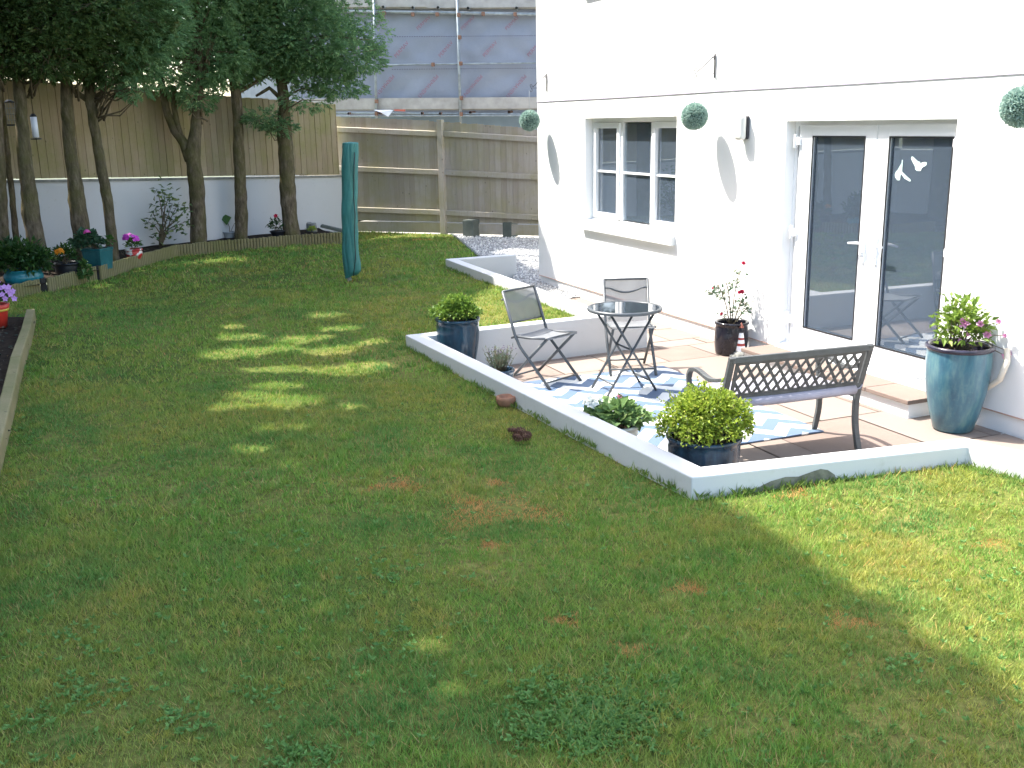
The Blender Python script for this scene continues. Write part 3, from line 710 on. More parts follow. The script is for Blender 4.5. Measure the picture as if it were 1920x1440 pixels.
def crown_mesh(blobs, dens, L, n, droop=-.25, lw=.16, zlo=-9, zhi=99):
    CS = []; DS = []
    for c, r, k in blobs:
        N = int(dens*k*(r[0]*r[1]*r[2])**(2/3)*12); P, d = blob_points(np.array(c), np.array(r), N)
        lump = .5+.5*np.sin(P[:, 0]*3.1+c[0])*np.sin(P[:, 1]*2.7)*np.sin(P[:, 2]*3.7+1)
        k2 = (npr.random(N) < .35+.65*lump) & (P[:, 2] > zlo) & (P[:, 2] < zhi); P = P[k2]; d = d[k2]
        dd = d*1.0+npr.normal(size=P.shape)*.45; dd[:, 2] = dd[:, 2]*.6+droop; CS.append(P); DS.append(dd)
    C = np.concatenate(CS); D = np.concatenate(DS);     V = spray(C, D, L*npr.uniform(.7, 1.3, len(C)), n, lw); T = np.tile(np.clip(npr.normal(.45, .25, len(C)), 0, 1), n)*npr.uniform(.7, 1.2, len(V))
    m = keep_mask(V.mean(axis=1), .02); V = V[m]; T = T[m]
    return V, np.clip(T, 0, 1)
TREE_N = 0
def trunk_mb(path, knots=True, seed=0):
    """path [(px,py,wpx)] at depth Y -> tapered tube with knots"""
    r = random.Random(seed); P = []; R = []
    for (p, rad) in path: P.append(np.array(p)); R.append(rad)
    Q = []; S = []
    for i in range(len(P)-1):
        m = max(2, int(np.linalg.norm(P[i+1]-P[i])/.09))
        for j in range(m):
            t = j/m; Q.append(P[i]*(1-t)+P[i+1]*t+np.array([r.uniform(-.006, .006), r.uniform(-.006, .006), 0])); S.append((R[i]*(1-t)+R[i+1]*t)*(1+r.uniform(-.045, .06)))
    Q.append(P[-1]); S.append(R[-1]); return Q, S
def px_path(pts, Y):
    out = []
    for x, y, w in pts: p = atY(x, y, Y); out.append((p, w*.42/FL*Y))
    return out
def make_tree(base_px, paths, blobs_px, label, seed, dark=False, topz=9.0, crown_r=1.9, Yb=None, fine=1.0, twigs=30):
    b = G(base_px[0], base_px[1], .36); Y = b[1]; root = thing('cypress_tree', label, 'tree', b, 0, 'row of trees in front of the white wall')
    mb = newmb(b)
    for k, pth in enumerate(paths):
        pp = px_path(pth, Y)
        if k == 0:
            p0, r0 = pp[0]; pp = [(np.array([b[0], b[1], .30]), r0*1.15), (np.array([b[0], b[1], .42]), r0*1.06)]+[q for q in pp if q[0][2] > .55]
            pt, rt = pp[-1]; pp.append((np.array([pt[0]+.1, pt[1]+.1, topz-.8]), .03))
        Q, S = trunk_mb(pp, seed=seed+k); mb.tube(Q, S, 14)
    mb.build('trunk', MAT['bark'], root)
    r = random.Random(seed)
    blobs = []
    for x, y, rx, ry, k in blobs_px:
        c = atY(x, y, Y); sx = rx/FL*Y; sz = ry/FL*Y; blobs.append((c-b, (sx, max(sx*.9, .5), sz), k))
    V, T = crown_mesh([(np.array(c)+b, r_, k) for c, r_, k in blobs], 185*fine, .13, 9, lw=.15)
    pt = px_path(paths[0], Y)[-1][0]
    hb = [(np.array([pt[0]+.0, pt[1]+.1, (3.9+topz)/2+.0]), (crown_r, crown_r, (topz-3.4)/2), 1.0), (np.array([pt[0]+.3, pt[1], topz-2.6]), (crown_r*1.1, crown_r, 1.8), .8)]
    V2, T2 = crown_mesh(hb, 62, .34, 6, lw=.24, zlo=4.7)
    hb.append((np.array([pt[0]-.2, pt[1]+.75, 3.85]), (1.3, .7, .75), .8))
    V3, T3 = crown_mesh(hb, 150, .15, 8, lw=.15, zhi=4.8)
    V = np.concatenate([V, V2, V3])-b; T = np.concatenate([T, T2, T3])
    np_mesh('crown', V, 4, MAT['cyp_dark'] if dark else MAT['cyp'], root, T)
    if twigs:
        mb = newmb(b)
        for _ in range(twigs):
            c, r_, k = r.choice(blobs); c = np.array(c)+b; s0 = np.array([pt[0]+r.uniform(-.1, .1), pt[1], c[2]+r.uniform(-.5, .2)])
            a = r.uniform(0, 6.28); e = c+np.array([math.cos(a)*r_[0], -abs(math.sin(a))*r_[1], r.uniform(-.6, .8)*r_[2]])*r.uniform(.7, 1.05)
            m = (s0+e)/2+np.array([0, 0, r.uniform(-.15, .2)]); Pp = [s0, (s0+m)/2+np.array([0, 0, .03]), m, (m+e)/2, e]
            mb.tube(Pp, [.018, .014, .010, .007, .003], 5)
        mb.build('branches', MAT['twig'], root)
    return root
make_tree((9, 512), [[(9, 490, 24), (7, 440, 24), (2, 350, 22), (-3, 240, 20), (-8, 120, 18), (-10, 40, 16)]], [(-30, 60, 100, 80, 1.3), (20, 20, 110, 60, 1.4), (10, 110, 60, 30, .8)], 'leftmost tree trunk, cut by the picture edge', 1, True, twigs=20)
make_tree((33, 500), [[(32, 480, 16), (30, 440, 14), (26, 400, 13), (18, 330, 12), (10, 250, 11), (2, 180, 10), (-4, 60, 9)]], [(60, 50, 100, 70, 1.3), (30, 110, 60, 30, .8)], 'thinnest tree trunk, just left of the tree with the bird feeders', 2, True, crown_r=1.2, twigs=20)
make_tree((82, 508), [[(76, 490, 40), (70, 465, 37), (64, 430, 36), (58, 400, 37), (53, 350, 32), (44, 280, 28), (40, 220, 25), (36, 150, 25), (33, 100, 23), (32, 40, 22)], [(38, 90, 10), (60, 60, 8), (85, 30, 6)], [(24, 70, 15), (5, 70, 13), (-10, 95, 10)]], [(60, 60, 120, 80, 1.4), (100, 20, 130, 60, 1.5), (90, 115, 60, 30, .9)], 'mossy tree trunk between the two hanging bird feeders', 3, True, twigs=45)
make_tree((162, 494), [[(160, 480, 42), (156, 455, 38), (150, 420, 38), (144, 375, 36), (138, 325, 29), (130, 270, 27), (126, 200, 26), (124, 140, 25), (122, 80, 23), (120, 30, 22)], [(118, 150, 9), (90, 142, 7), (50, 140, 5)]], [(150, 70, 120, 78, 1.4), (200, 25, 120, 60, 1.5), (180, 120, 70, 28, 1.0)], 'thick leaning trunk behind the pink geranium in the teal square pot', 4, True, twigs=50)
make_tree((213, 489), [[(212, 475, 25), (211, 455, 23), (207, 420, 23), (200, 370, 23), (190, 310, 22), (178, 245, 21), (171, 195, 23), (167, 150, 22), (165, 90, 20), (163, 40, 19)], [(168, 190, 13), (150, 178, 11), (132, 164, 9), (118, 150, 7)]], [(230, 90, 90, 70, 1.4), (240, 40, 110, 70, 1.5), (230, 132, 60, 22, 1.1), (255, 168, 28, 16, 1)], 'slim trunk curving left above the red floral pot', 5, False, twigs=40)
make_tree((373, 460), [[(373, 450, 34), (371, 400, 33), (369, 350, 33), (363, 310, 32), (361, 285, 34), (367, 250, 24), (369, 215, 20), (372, 180, 18), (374, 120, 17)],
                       [(358, 300, 26), (345, 268, 22), (328, 245, 19), (315, 215, 17), (306, 180, 15), (300, 140, 13)], [(342, 262, 13), (332, 235, 13), (327, 200, 12), (325, 160, 11)]],
          [(330, 110, 90, 65, 1.2), (330, 40, 110, 60, 1.2), (372, 175, 30, 32, 1.1), (400, 100, 60, 60, 1.2), (290, 130, 60, 30, .9)], 'forked tree with three stems beside the leafy sapling', 6, False, twigs=45)
make_tree((453, 449), [[(453, 445, 28), (453, 400, 27), (451, 350, 26), (448, 290, 24), (446, 230, 21), (443, 180, 22), (440, 140, 24), (438, 70, 20)], [(443, 175, 9), (470, 160, 8), (500, 140, 7), (515, 120, 6)]],
          [(440, 95, 85, 60, 1.4), (460, 35, 100, 60, 1.4), (420, 130, 50, 35, 1.2), (500, 90, 60, 45, 1.2)], 'straight trunk standing next to the small pot with one big leaf', 7, False, twigs=25)
make_tree((547, 445), [[(546, 436, 36), (543, 400, 34), (539, 350, 35), (537, 300, 33), (534, 250, 32), (533, 200, 24), (529, 160, 22), (524, 130, 22), (520, 80, 20)], [(532, 190, 10), (505, 165, 8), (480, 180, 5)], [(530, 150, 12), (560, 110, 9), (620, 60, 6)]],
          [(560, 60, 100, 75, 1.5), (620, 85, 90, 50, 1.5), (670, 110, 50, 26, 1.5), (690, 60, 35, 40, 1.3), (640, 20, 70, 50, 1.4), (600, 140, 60, 32, 1.3), (575, 185, 45, 20, 1.2), (640, 165, 45, 14, 1.1), (500, 222, 38, 14, 1.3), (525, 238, 25, 12, 1.2), (570, 120, 60, 45, 1.3), (465, 110, 40, 25, 1.1)],
          'rightmost tree with the widest crown, beside the fence corner post', 8, False, twigs=18)
# trees of the same row further down the left side
for k, (x, y) in enumerate([(-8.3, 12.6), (-7.5, 10.0), (-6.8, 7.5), (-6.2, 5.0), (-5.9, 2.4), (-5.8, -.4)]):
    b = np.array([x, y, .3]); root = thing('cypress_tree', 'tall dark conifer of the side row outside the picture, %s' % ['farthest from the camera', 'second farthest from the camera', 'third farthest from the camera', 'third nearest the camera', 'second nearest the camera', 'nearest the camera'][k], 'tree', b, 0, 'trees down the left side of the lawn')
    mb = newmb(b); mb.tube([(x, y, .25), (x+.05, y, 2), (x-.05, y, 5), (x, y, 10.5)], [.2, .16, .13, .03], 12); mb.build('trunk', MAT['bark'], root)
    V, T = crown_mesh([(np.array([x+.2, y, 7.4]), (2.4, 2.3, 4.3), 1.25), (np.array([x+.9, y, 9.8]), (2.6, 2.2, 2.4), 1.5), (np.array([x+.2, y, 7.4]), (1.4, 1.4, 3.5), 1.0)], 50, .42, 6, lw=.28)
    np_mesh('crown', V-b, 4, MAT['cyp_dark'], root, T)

# ---------------------------------------------------------------- house
house = thing('house', 'white rendered house with patio doors and a small kitchen window', 'house', HW(-4.37, 0, 0)); hb = HW(-4.37, 0, 0)
def HL(s, t, z): return HW(s, t, z)
def hbox(mb, s0, s1, t0, t1, z0, z1, mi=0):
    mb.add([HW(s0, t0, z0), HW(s1, t0, z0), HW(s1, t1, z0), HW(s0, t1, z0), HW(s0, t0, z1), HW(s1, t0, z1), HW(s1, t1, z1), HW(s0, t1, z1)],
           [(0, 1, 2, 3), (7, 6, 5, 4), (4, 5, 1, 0), (6, 7, 3, 2), (5, 6, 2, 1), (7, 4, 0, 3)], mi)
S0, S1 = -4.37, 8.5; ZT = 5.4; TW = .3
wS0, wS1, wZ0, wZ1 = -2.935, -.80, .99, 2.285
dS0, dS1, dZ0, dZ1 = 1.055, 3.035, .165, 2.22
uS0, uS1, uZ0, uZ1 = -2.85, -.9, 3.80, 4.85
PL = .145
mb = newmb(hb)
# ground floor wall with openings (above plinth), upper wall proud by 8 mm
zc = 2.52
for s0, s1, z0, z1 in [(S0, wS0, PL, zc), (wS0, wS1, PL, wZ0), (wS0, wS1, wZ1, zc), (wS1, dS0, PL, zc), (dS0, dS1, dZ1, zc), (dS1, S1, PL, zc)]: hbox(mb, s0, s1, -TW, 0, z0, z1)
for s0, s1, z0, z1 in [(S0, uS0, zc, ZT), (uS0, uS1, zc, uZ0), (uS0, uS1, uZ1, ZT), (uS1, S1, zc, ZT)]: hbox(mb, s0, s1, -TW, .003, z0, z1)
hbox(mb, S0, dS0, -TW, -.012, -.1, PL); hbox(mb, dS1, S1, -TW, -.012, -.1, PL); hbox(mb, dS0, dS1, -TW, -.03, -.1, dZ0-.03)
hbox(mb, S0, S0+TW, -8, -TW, -.1, ZT); hbox(mb, S1-TW, S1, -8, -TW, -.1, ZT); hbox(mb, S0, S1, -8.3, -8, -.1, ZT)
mb.build('wall', MAT['render'], house)
# interior rooms
mb = newmb(hb); D_ = 3.6
for a, b in ((S0+.31, .2), (.3, 5.2)):
    hbox(mb, a, b, -D_-.1, -D_, .15, 2.6); hbox(mb, a-.02, a, -D_, -TW-.001, .15, 2.6); hbox(mb, b, b+.02, -D_, -TW-.001, .15, 2.6); hbox(mb, a, b, -D_, -TW-.001, 2.45, 2.5)
mb.build('room_wall', MAT['room'], house)
mb = newmb(hb); hbox(mb, S0+.31, 5.2, -D_, -TW-.001, .12, .16); mb.build('room_floor', MAT['roomfloor'], house)
# floor-level bead, plinth bead
mb = newmb(hb); r = random.Random(3); s = S0
while s < S1:
    e = min(s+.35, S1); th = .010+.008*abs(math.sin(s*.8)); hbox(mb, s, e, .003, .008, zc-th*.6, zc+th*.3); s = e
mb.build('render_bead', MAT['greybead'], house)
mb = newmb(hb); hbox(mb, S0, dS0-.02, -.012, .006, PL-.008, PL+.001); hbox(mb, dS1+.02, S1, -.012, .006, PL-.008, PL+.001); mb.build('plinth_bead', MAT['pinkbead'], house)
# roof (out of frame)
mb = newmb(hb)
for t0, t1, z0, z1 in ((.35, -4.15, ZT, ZT+2.4), (-8.65, -4.15, ZT, ZT+2.4)):
    p = [HW(S0-.2, t0, z0), HW(S1+.2, t0, z0), HW(S1+.2, t1, z1), HW(S0-.2, t1, z1)]; q = [x+np.array([0, 0, .12]) for x in p]
    mb.add(p+q, [(3, 2, 1, 0), (4, 5, 6, 7), (0, 1, 5, 4), (1, 2, 6, 5), (2, 3, 7, 6), (3, 0, 4, 7)])
mb.build('roof', M_basic('slate', (.08, .08, .09), .7), house)
# windows
def frame_rect(mb, s0, s1, z0, z1, t0, t1, w, wb=None):
    wb = wb or w
    hbox(mb, s0, s0+w, t0, t1, z0, z1); hbox(mb, s1-w, s1, t0, t1, z0, z1); hbox(mb, s0+w, s1-w, t0, t1, z1-w, z1); hbox(mb, s0+w, s1-w, t0, t1, z0, z0+wb)
T1, T0 = -.10, -.17      # frame plane is recessed in the reveal
win = None
mb = newmb(hb); frame_rect(mb, wS0, wS1, wZ0+.02, wZ1, T0, T1, .055)
cols = [(wS0+.06, -2.205), (-2.15, -1.50), (-1.445, wS1-.06)]
hbox(mb, -2.205, -2.15, T0, T1, wZ0+.08, wZ1-.055); hbox(mb, -1.50, -1.445, T0, T1, wZ0+.08, wZ1-.055)
win = mb.build('window', MAT['upvc'], house, .004); 
glassmb = newmb(hb); gb = newmb(hb)
for k, (a, b) in enumerate(cols):
    w = .062 if k != 1 else .03; z0, z1 = wZ0+.085, wZ1-.06
    if k != 1:
        sm = newmb(hb); frame_rect(sm, a+.004, b-.004, z0, z1, T1-.04, T1+.018, w); sm.build('sash', MAT['upvc'], win, .005)
    w2 = w if k != 1 else .008
    g = newmb(hb); hbox(g, a+w2+.002, b-w2-.002, T1-.03, T1-.024, z0+w2+.002, z1-w2-.002); g.build('pane', MAT['glass'], win)
    g = newmb(hb); zm = 1.645; hbox(g, a+w2+.002, b-w2-.002, T1-.022, T1-.004, zm-.012, zm+.012); g.build('glazing_bar', MAT['upvc'], win)
mb = newmb(hb); p = [(-.10, wZ0+.055), (.055, wZ0+.02), (.055, wZ0-.075), (.0, wZ0-.075), (.0, wZ0-.02), (-.10, wZ0-.02)]
mb.add([HW(wS0-.055, t, z) for t, z in p[:4]+[(0, wZ0-.0)]][:4]+[HW(wS1+.02, t, z) for t, z in p[:4]], [(0, 4, 5, 1), (1, 5, 6, 2), (0, 1, 2, 3), (7, 6, 5, 4), (3, 2, 6, 7)])
mb.build('window_sill', M_basic('sill_paint', (.62, .63, .62), .7, .1, 6, .1), house)
mb = newmb(hb); frame_rect(mb, uS0, uS1, uZ0, uZ1, T0, T1, .06); uw = mb.build('window', MAT['upvc'], house)
g = newmb(hb); hbox(g, uS0+.06, uS1-.06, T1-.03, T1-.024, uZ0+.06, uZ1-.06); g.build('pane', MAT['glass'], uw)
mb = newmb(hb); hbox(mb, uS0-.09, uS1+.03, .009, .06, uZ0-.05, uZ0+.0); mb.build('window_sill', M_basic('sill_grey', (.75, .77, .79), .7, .1, 6, .1), house)
mb = newmb(hb); hbox(mb, uS0, uS1, -.5, -.45, uZ0, uZ1); mb.build('curtain', MAT['curtain'], house)
# curtain folds inside the small window
mb = newmb(hb); N = 26
vs = []
for i in range(N+1):
    s = wS0+.02+.36*i/N; t = -.36+.02*math.sin(i*1.6); vs += [HW(s, t, .95), HW(s, t, 2.3)]
mb.add(vs, [(2*i, 2*i+2, 2*i+3, 2*i+1) for i in range(N)], 0, True); mb.build('curtain', MAT['curtain'], house)
# patio doors
mb = newmb(hb); frame_rect(mb, dS0+.0, dS1, dZ0+.0, dZ1, T0, T1, .045, .06)
door = mb.build('patio_door', MAT['upvc'], house, .004)
gl = [(1.337, 2.009), (2.281, 2.95)]; mid = 2.144
for k, (a, b) in enumerate(((dS0+.10, mid-.004), (mid+.004, dS1-.047))):
    ga, gb_ = gl[k]; m = newmb(hb); z0, z1 = dZ0+.05, dZ1-.04; tz0, tz1 = .365, 2.09; t0, t1 = T1-.045, T1+.03
    hbox(m, a, ga, t0, t1, z0, z1); hbox(m, gb_, b, t0, t1, z0, z1); hbox(m, ga, gb_, t0, t1, tz1, z1); hbox(m, ga, gb_, t0, t1, z0, tz0)
    m.build('door_leaf', MAT['upvc'], door, .006)
    m = newmb(hb); frame_rect(m, ga-.001, gb_+.001, tz0-.001, tz1+.001, t1-.004, t1+.003, .012); m.build('gasket', MAT['rubber'], door)
    m = newmb(hb); hbox(m, ga, gb_, t1-.03, t1-.024, tz0, tz1); m.build('pane', MAT['glass'], door)
    # handle
    hs = mid-.075 if k == 0 else mid+.075; sg = -1 if k == 0 else 1; m = newmb(hb)
    hbox(m, hs-.016, hs+.016, t1, t1+.014, 1.05, 1.29); m.tube([HW(hs, t1+.01, 1.215), HW(hs, t1+.055, 1.215), HW(hs+sg*.02, t1+.06, 1.215), HW(hs+sg*.13, t1+.055, 1.205)], [.010, .010, .011, .009], 10)
    m.tube([HW(hs, t1+.012, 1.11), HW(hs, t1+.02, 1.11)], .009, 10); m.build('handle', MAT['upvc'], door)
for z in (2.044, 1.226, .42):
    m = newmb(hb); hbox(m, dS0+.06, dS0+.13, T1+.03, T1+.055, z-.035, z+.035); m.tube([HW(dS0+.075, T1+.055, z-.06), HW(dS0+.075, T1+.055, z+.06)], .014, 10); m.build('hinge', MAT['upvc'], door, .003)
    m = newmb(hb); hbox(m, dS1-.075, dS1-.035, T1+.03, T1+.05, z-.03, z+.03); m.build('hinge', MAT['upvc'], door, .003)
m = newmb(hb); m.add([HW(dS0+.01, T1, dZ0+.02), HW(dS1-.01, T1, dZ0+.02), HW(dS1-.01, .035, dZ0-.015), HW(dS0+.01, .035, dZ0-.015), HW(dS0+.01, T1, dZ0-.02), HW(dS1-.01, T1, dZ0-.02), HW(dS1-.01, .035, dZ0-.03), HW(dS0+.01, .035, dZ0-.03)],
      [(3, 2, 1, 0), (4, 5, 6, 7), (3, 7, 6, 2), (0, 4, 7, 3), (2, 6, 5, 1)]); m.build('door_sill', MAT['upvc'], house)
# dove stickers
def sticker(poly_px, t):
    m = newmb(hb); pts = [onpl(x, y, WA+WN*t, WN) for x, y in poly_px]; n_ = len(pts)
    back = [p-WN*.002 for p in pts]
    bm = bmesh.new(); vs = [bm.verts.new((p-hb).tolist()) for p in pts]; f = bm.faces.new(vs); bmesh.ops.triangulate(bm, faces=[f]); 
    me = bpy.data.meshes.new('dove_sticker'); bm.to_mesh(me); bm.free(); return link('dove_sticker', me, M_basic('sticker', (.62, .78, .74), .5, .05, 3, 0), door)
def zp(L): return [(1420+x/3.84, 150+y/3.84) for x, y in L]
tt = T1+.03-.020
sticker(zp([(1042, 572), (1048, 580), (1040, 625), (1042, 660), (1060, 680), (1105, 720), (1100, 732), (1060, 710), (1032, 672), (1026, 722), (1008, 722), (992, 700), (990, 680), (1000, 655), (1030, 648), (1036, 620)]), tt)
sticker(zp([(1112, 550), (1120, 552), (1160, 590), (1168, 585), (1172, 600), (1200, 590), (1220, 594), (1216, 615), (1185, 632), (1176, 655), (1150, 655), (1135, 640), (1138, 622), (1150, 618), (1120, 595), (1106, 565)]), tt)

# stone doorstep with white riser
m = MB(); q0 = G(1700, 780, 0); a_end = float((G(1703, 753, PL)-WA)@WU); tw = float((G(1703, 753, PL)-WA)@WN)
stp = thing('doorstep', 'white painted step with sandstone treads below the patio doors', 'step', HW(1.2, 0, 0)); sb = HW(1.2, 0, 0)
s_st = 1.02
m = newmb(sb); hbox(m, s_st, a_end-.02, .0, tw-.03, -.02, PL-.03); m.build('riser', MAT['render'], stp, .006)
m = newmb(sb); e = s_st-.02; r = random.Random(8); me_t = []
while e < a_end-.05:
    f = min(e+.56, a_end); hbox(m, e+.003, f-.003, .002, tw, PL-.03, PL+.004); e = f
o = m.build('tread', MAT['slab'], stp, .005)

# wall brackets and leafy balls
MAT['topiary'] = M_leaf('topiary_leaf', (.17, .28, .24), (.38, .52, .46), (.68, .76, .70), .35, .5, 3)
def bracket(s, label):
    z0, z1 = 2.645, 2.875; zt_ = 2.69; L = .225; root = thing('wall_bracket', label, 'hanging bracket', HW(s, 0, z0), 0, 'iron hanging brackets on the house wall'); b = HW(s, 0, z0); o8 = .008
    m = newmb(b); m.bar(HW(s, o8+.006, z0), HW(s, o8+.006, z1), .006, .018, tuple(WU)); m.build('back_plate', MAT['blackiron'], root)
    m = newmb(b); m.tube([HW(s, o8+.012, zt_), HW(s, L, zt_)], .0035, 6); m.tube([HW(s, o8+.012, z1-.02), HW(s, L-.01, zt_+.012)], .0045, 6)
    c = [HW(s, o8+.03+.014*math.cos(a), z1-.045+.014*math.sin(a)) for a in np.linspace(-.5, 4.6, 12)]; m.tube(c, .003, 6)
    m.build('arm', MAT['blackiron'], root)
    c = [HW(s, L+.012+.016*math.cos(a), zt_+.03+.018*math.sin(a)) for a in np.linspace(3.9, 0, 9)]
    c2 = [HW(s, L+.012+.016*math.cos(a), zt_-.028+.018*math.sin(a)) for a in np.linspace(2.2, 6.6, 10)]
    m = newmb(b); m.tube(c+c2, .0035, 6); m.build('hook', MAT['blackiron'], root)
def ball(c, r, zh, label, sd):
    root = thing('topiary_ball', label, 'topiary ball', c, 0, 'leafy balls hung along the house wall')
    m = MB(); prof = [(math.sin(a)*r*.86, -math.cos(a)*r*.86) for a in np.linspace(0, math.pi, 14)]; m.lathe(prof, n=24); m.build('core', M_basic('ball_core', (.05, .11, .09), .9, .3, 20, 0), root)
    N = 4200; d = rdir(N); C = d*r*.84; D = d+npr.normal(size=(N, 3))*.55; V = leaves(C, D, npr.uniform(.018, .034, N), npr.uniform(.010, .016, N))
    np_mesh('foliage', V, 4, MAT['topiary'], root, np.tile(npr.random(N), 2))
    m = MB(); m.tube([(0, 0, r*.9), (0, 0, zh)], .0026, 5); m.build('hanger', MAT['greypot'], root)
bracket(-.1, 'black iron bracket between window and wall lamp'); bracket(-4.04, 'black iron bracket nearest the house corner'); 
b1 = HW(-.095, .237, 2.279); ball(b1, .135, .375, 'leafy ball hanging between the kitchen window and the wall lamp', 1)
p = onpl(993, 226, WA+WN*.237, WN); ball(p, .14, 2.66-p[2], 'leafy ball hanging at the far corner of the house', 2)
p = onpl(1915, 201, WA+WN*.237, WN); ball(p, .135, 2.66-p[2], 'leafy ball right of the patio doors, cut by the picture edge', 3)
s3 = float((p-WA)@WU); bracket(s3, 'black iron bracket above the ball right of the patio doors')
# wall lamp
b = HW(.44, 0, 2.05); root = thing('wall_lamp', 'oblong white bulkhead lamp with black base on the house wall', 'wall lamp', b)
m = newmb(b); hbox(m, .385, .505, .001, .035, 2.055, 2.275); m.build('lamp_base', MAT['blackiron'], root, .02, 3)
m = newmb(b); hbox(m, .38, .51, .036, .105, 2.05, 2.28); label_part(m.build('diffuser', M_basic('milky_plastic', (.62, .62, .58), .35, .05, 4, 0), root, .03, 4), 'milky white diffuser')
# lantern on the inner sill
b = HW(-1.68, -.235, wZ0+.085); root = thing('candle_lantern', 'small white lantern on the inner kitchen window sill', 'lantern', b)
m = newmb(b)
for ds in (-.055, .055):
    for dt in (-.05, .05): m.box(HW(-1.68+ds, -.235+dt, b[2]+.09), (.014, .014, .17))
hbox(m, -1.75, -1.61, -.30, -.17, b[2], b[2]+.015); m.build('lantern_frame', MAT['upvc'], root)
m = newmb(b); m.add([HW(-1.76, -.31, b[2]+.175), HW(-1.60, -.31, b[2]+.175), HW(-1.60, -.16, b[2]+.175), HW(-1.76, -.16, b[2]+.175), HW(-1.68, -.235, b[2]+.24)], [(3, 2, 1, 0), (0, 1, 4), (1, 2, 4), (2, 3, 4), (3, 0, 4)])
c = [HW(-1.68+.02*math.cos(a), -.235, b[2]+.24+.02*math.sin(a)) for a in np.linspace(0, math.pi*2, 12)]; m.tube(c, .003, 5); m.build('lantern_roof', MAT['upvc'], root)
m = newmb(b); m.lathe([(0, 0), (.025, 0), (.025, .08), (0, .08)], (*HW(-1.68, -.235, b[2]+.015),), 16); m.build('candle', MAT['terracotta'], root)
m = newmb(hb); hbox(m, wS0, wS1, -.34, -.171, wZ0+.06, wZ0+.083); m.build('inner_sill', MAT['upvc'], house)
# pipe behind blue pot
b = HW(3.9, .05, 0); m = newmb(b); m.tube([HW(3.70, .03, .62), HW(3.76, .09, .55), HW(3.74, .12, .42), HW(3.62, .10, .33), HW(3.5, .08, .30)], .022, 10)
hose = m.build('hose', M_basic('cream_hose', (.55, .5, .42), .5, .05, 4, 0)); hose.location = tuple(b); tag(hose, 'cream hose looping against the wall behind the tall blue pot', 'hose')

# ---------------------------------------------------------------- scaffolding behind the fence
SY = 23.0; sp = atY(860, 120, SY); SU = unit([math.cos(math.radians(9)), -math.sin(math.radians(9)), 0]); SN = np.array([SU[1], -SU[0], 0]); SN = SN if SN[1] < 0 else -SN
def SX(x, y, t=0.0): return onpl(x, y, sp+SN*t, SN)
scb = SX(860, 240); scb[2] = 0
sroot = thing('scaffolding', 'scaffold of galvanised tubes and boards wrapped in blue grey sheeting behind the fence', 'scaffolding', scb)
def stube(m, x0, y0, x1, y1, r, t=0.0): m.tube([SX(x0, y0, t), SX(x1, y1, t)], r, 10)
for x0, y0, x1, y1 in ((700, -30, 707, 262), (856, -30, 865, 262), (1030, -30, 1038, 262)):
    m = newmb(scb); stube(m, x0, y0, x1, y1, .028, .12); m.build('upright_tube', MAT['steel'], sroot)
for x0, y0, x1, y1, r, t in ((560, 19, 1060, 28, .034, .06), (560, 124, 1060, 117, .02, .05), (560, 211, 1060, 215, .028, .06), (560, 218, 1060, 216.5, .016, .1)):
    m = newmb(scb); stube(m, x0, y0, x1, y1, r, t); m.build('ledger_tube', MAT['steel'], sroot)
def sbox(m, x0, y0, x1, y1, h, t0, t1):
    a, b = SX(x0, y0, t0), SX(x1, y1, t0); a1, b1 = a-SN*(t0-t1), b-SN*(t0-t1); hv = np.array([0, 0, h])
    m.add([a, b, b1, a1, a+hv, b+hv, b1+hv, a1+hv], [(3, 2, 1, 0), (4, 5, 6, 7), (0, 1, 5, 4), (1, 2, 6, 5), (2, 3, 7, 6), (3, 0, 4, 7)])
m = newmb(scb); sbox(m, 560, 206, 1060, 203, .235, .10, .06); m.build('toe_board', MAT['board'], sroot)
m = newmb(scb); sbox(m, 560, 13, 800, 13, .4, .10, .06); sbox(m, 800, 15, 1060, 13, .4, .105, .065); m.build('toe_board', MAT['board'], sroot)
m = newmb(scb); sbox(m, 560, 207, 1060, 205, .04, .06, -1.2); sbox(m, 560, 16, 1060, 17, .04, .05, -1.2); m.build('deck_boards', MAT['board'], sroot)
for x, y in ((718, 14), (773, 15), (820, 15), (876, 16), (966, 16), (654, 212), (712, 212), (790, 212), (824, 212), (880, 210), (952, 209)):
    m = newmb(scb); p = SX(x, y, .02); m.tube([p-SN*.6, p+SN*.22+np.array([.06, 0, -.01])], .026, 10, cap=False); m.build('putlog_tube', MAT['rust'] if y > 100 else MAT['steel'], sroot)
for x, y in ((860, 28), (862, 70), (864, 119), (865, 184), (706, 190), (774, 27), (820, 27), (906, 26), (966, 27), (865, 214), (706, 213), (812, 121), (720, 25)):
    m = newmb(scb); m.box(SX(x, y, .13), (.07, .07, .08), math.atan2(SU[1], SU[0])); m.build('coupler', MAT['rust'], sroot, .01)
def M_sheet():
    t = NT('scaffold_sheeting'); co = t.coord('Object'); n = t.noise(co, .7, 5); n2 = t.noise(co, 45, 2)
    c = t.mix(n, (.20, .225, .275), (.27, .295, .34)); c = t.mix(t.ramp(n2, [(.4, (0, 0, 0)), (.7, (.3, .3, .3))]), c, (.2, .2, .27)); t.col(c); t.rough(.6); t.bump(t.noise(co, 3), .3, .05); return t.m
m = newmb(scb); NX, NZ = 60, 30; vs = []
def grid(x0, x1, ya, yb, t):
    out = []
    for j in range(NZ+1):
        for i in range(NX+1):
            x = x0+(x1-x0)*i/NX; y = ya+(yb-ya)*j/NZ; p = SX(x, y, t); out.append(p+SN*(.008*math.sin(i*.9+j*.3+2*math.sin(j*.5))+.010*math.sin(j*.9+math.sin(i*.37)*2)+.006*math.sin(i*2.3-j*1.1)-.01))
    return out
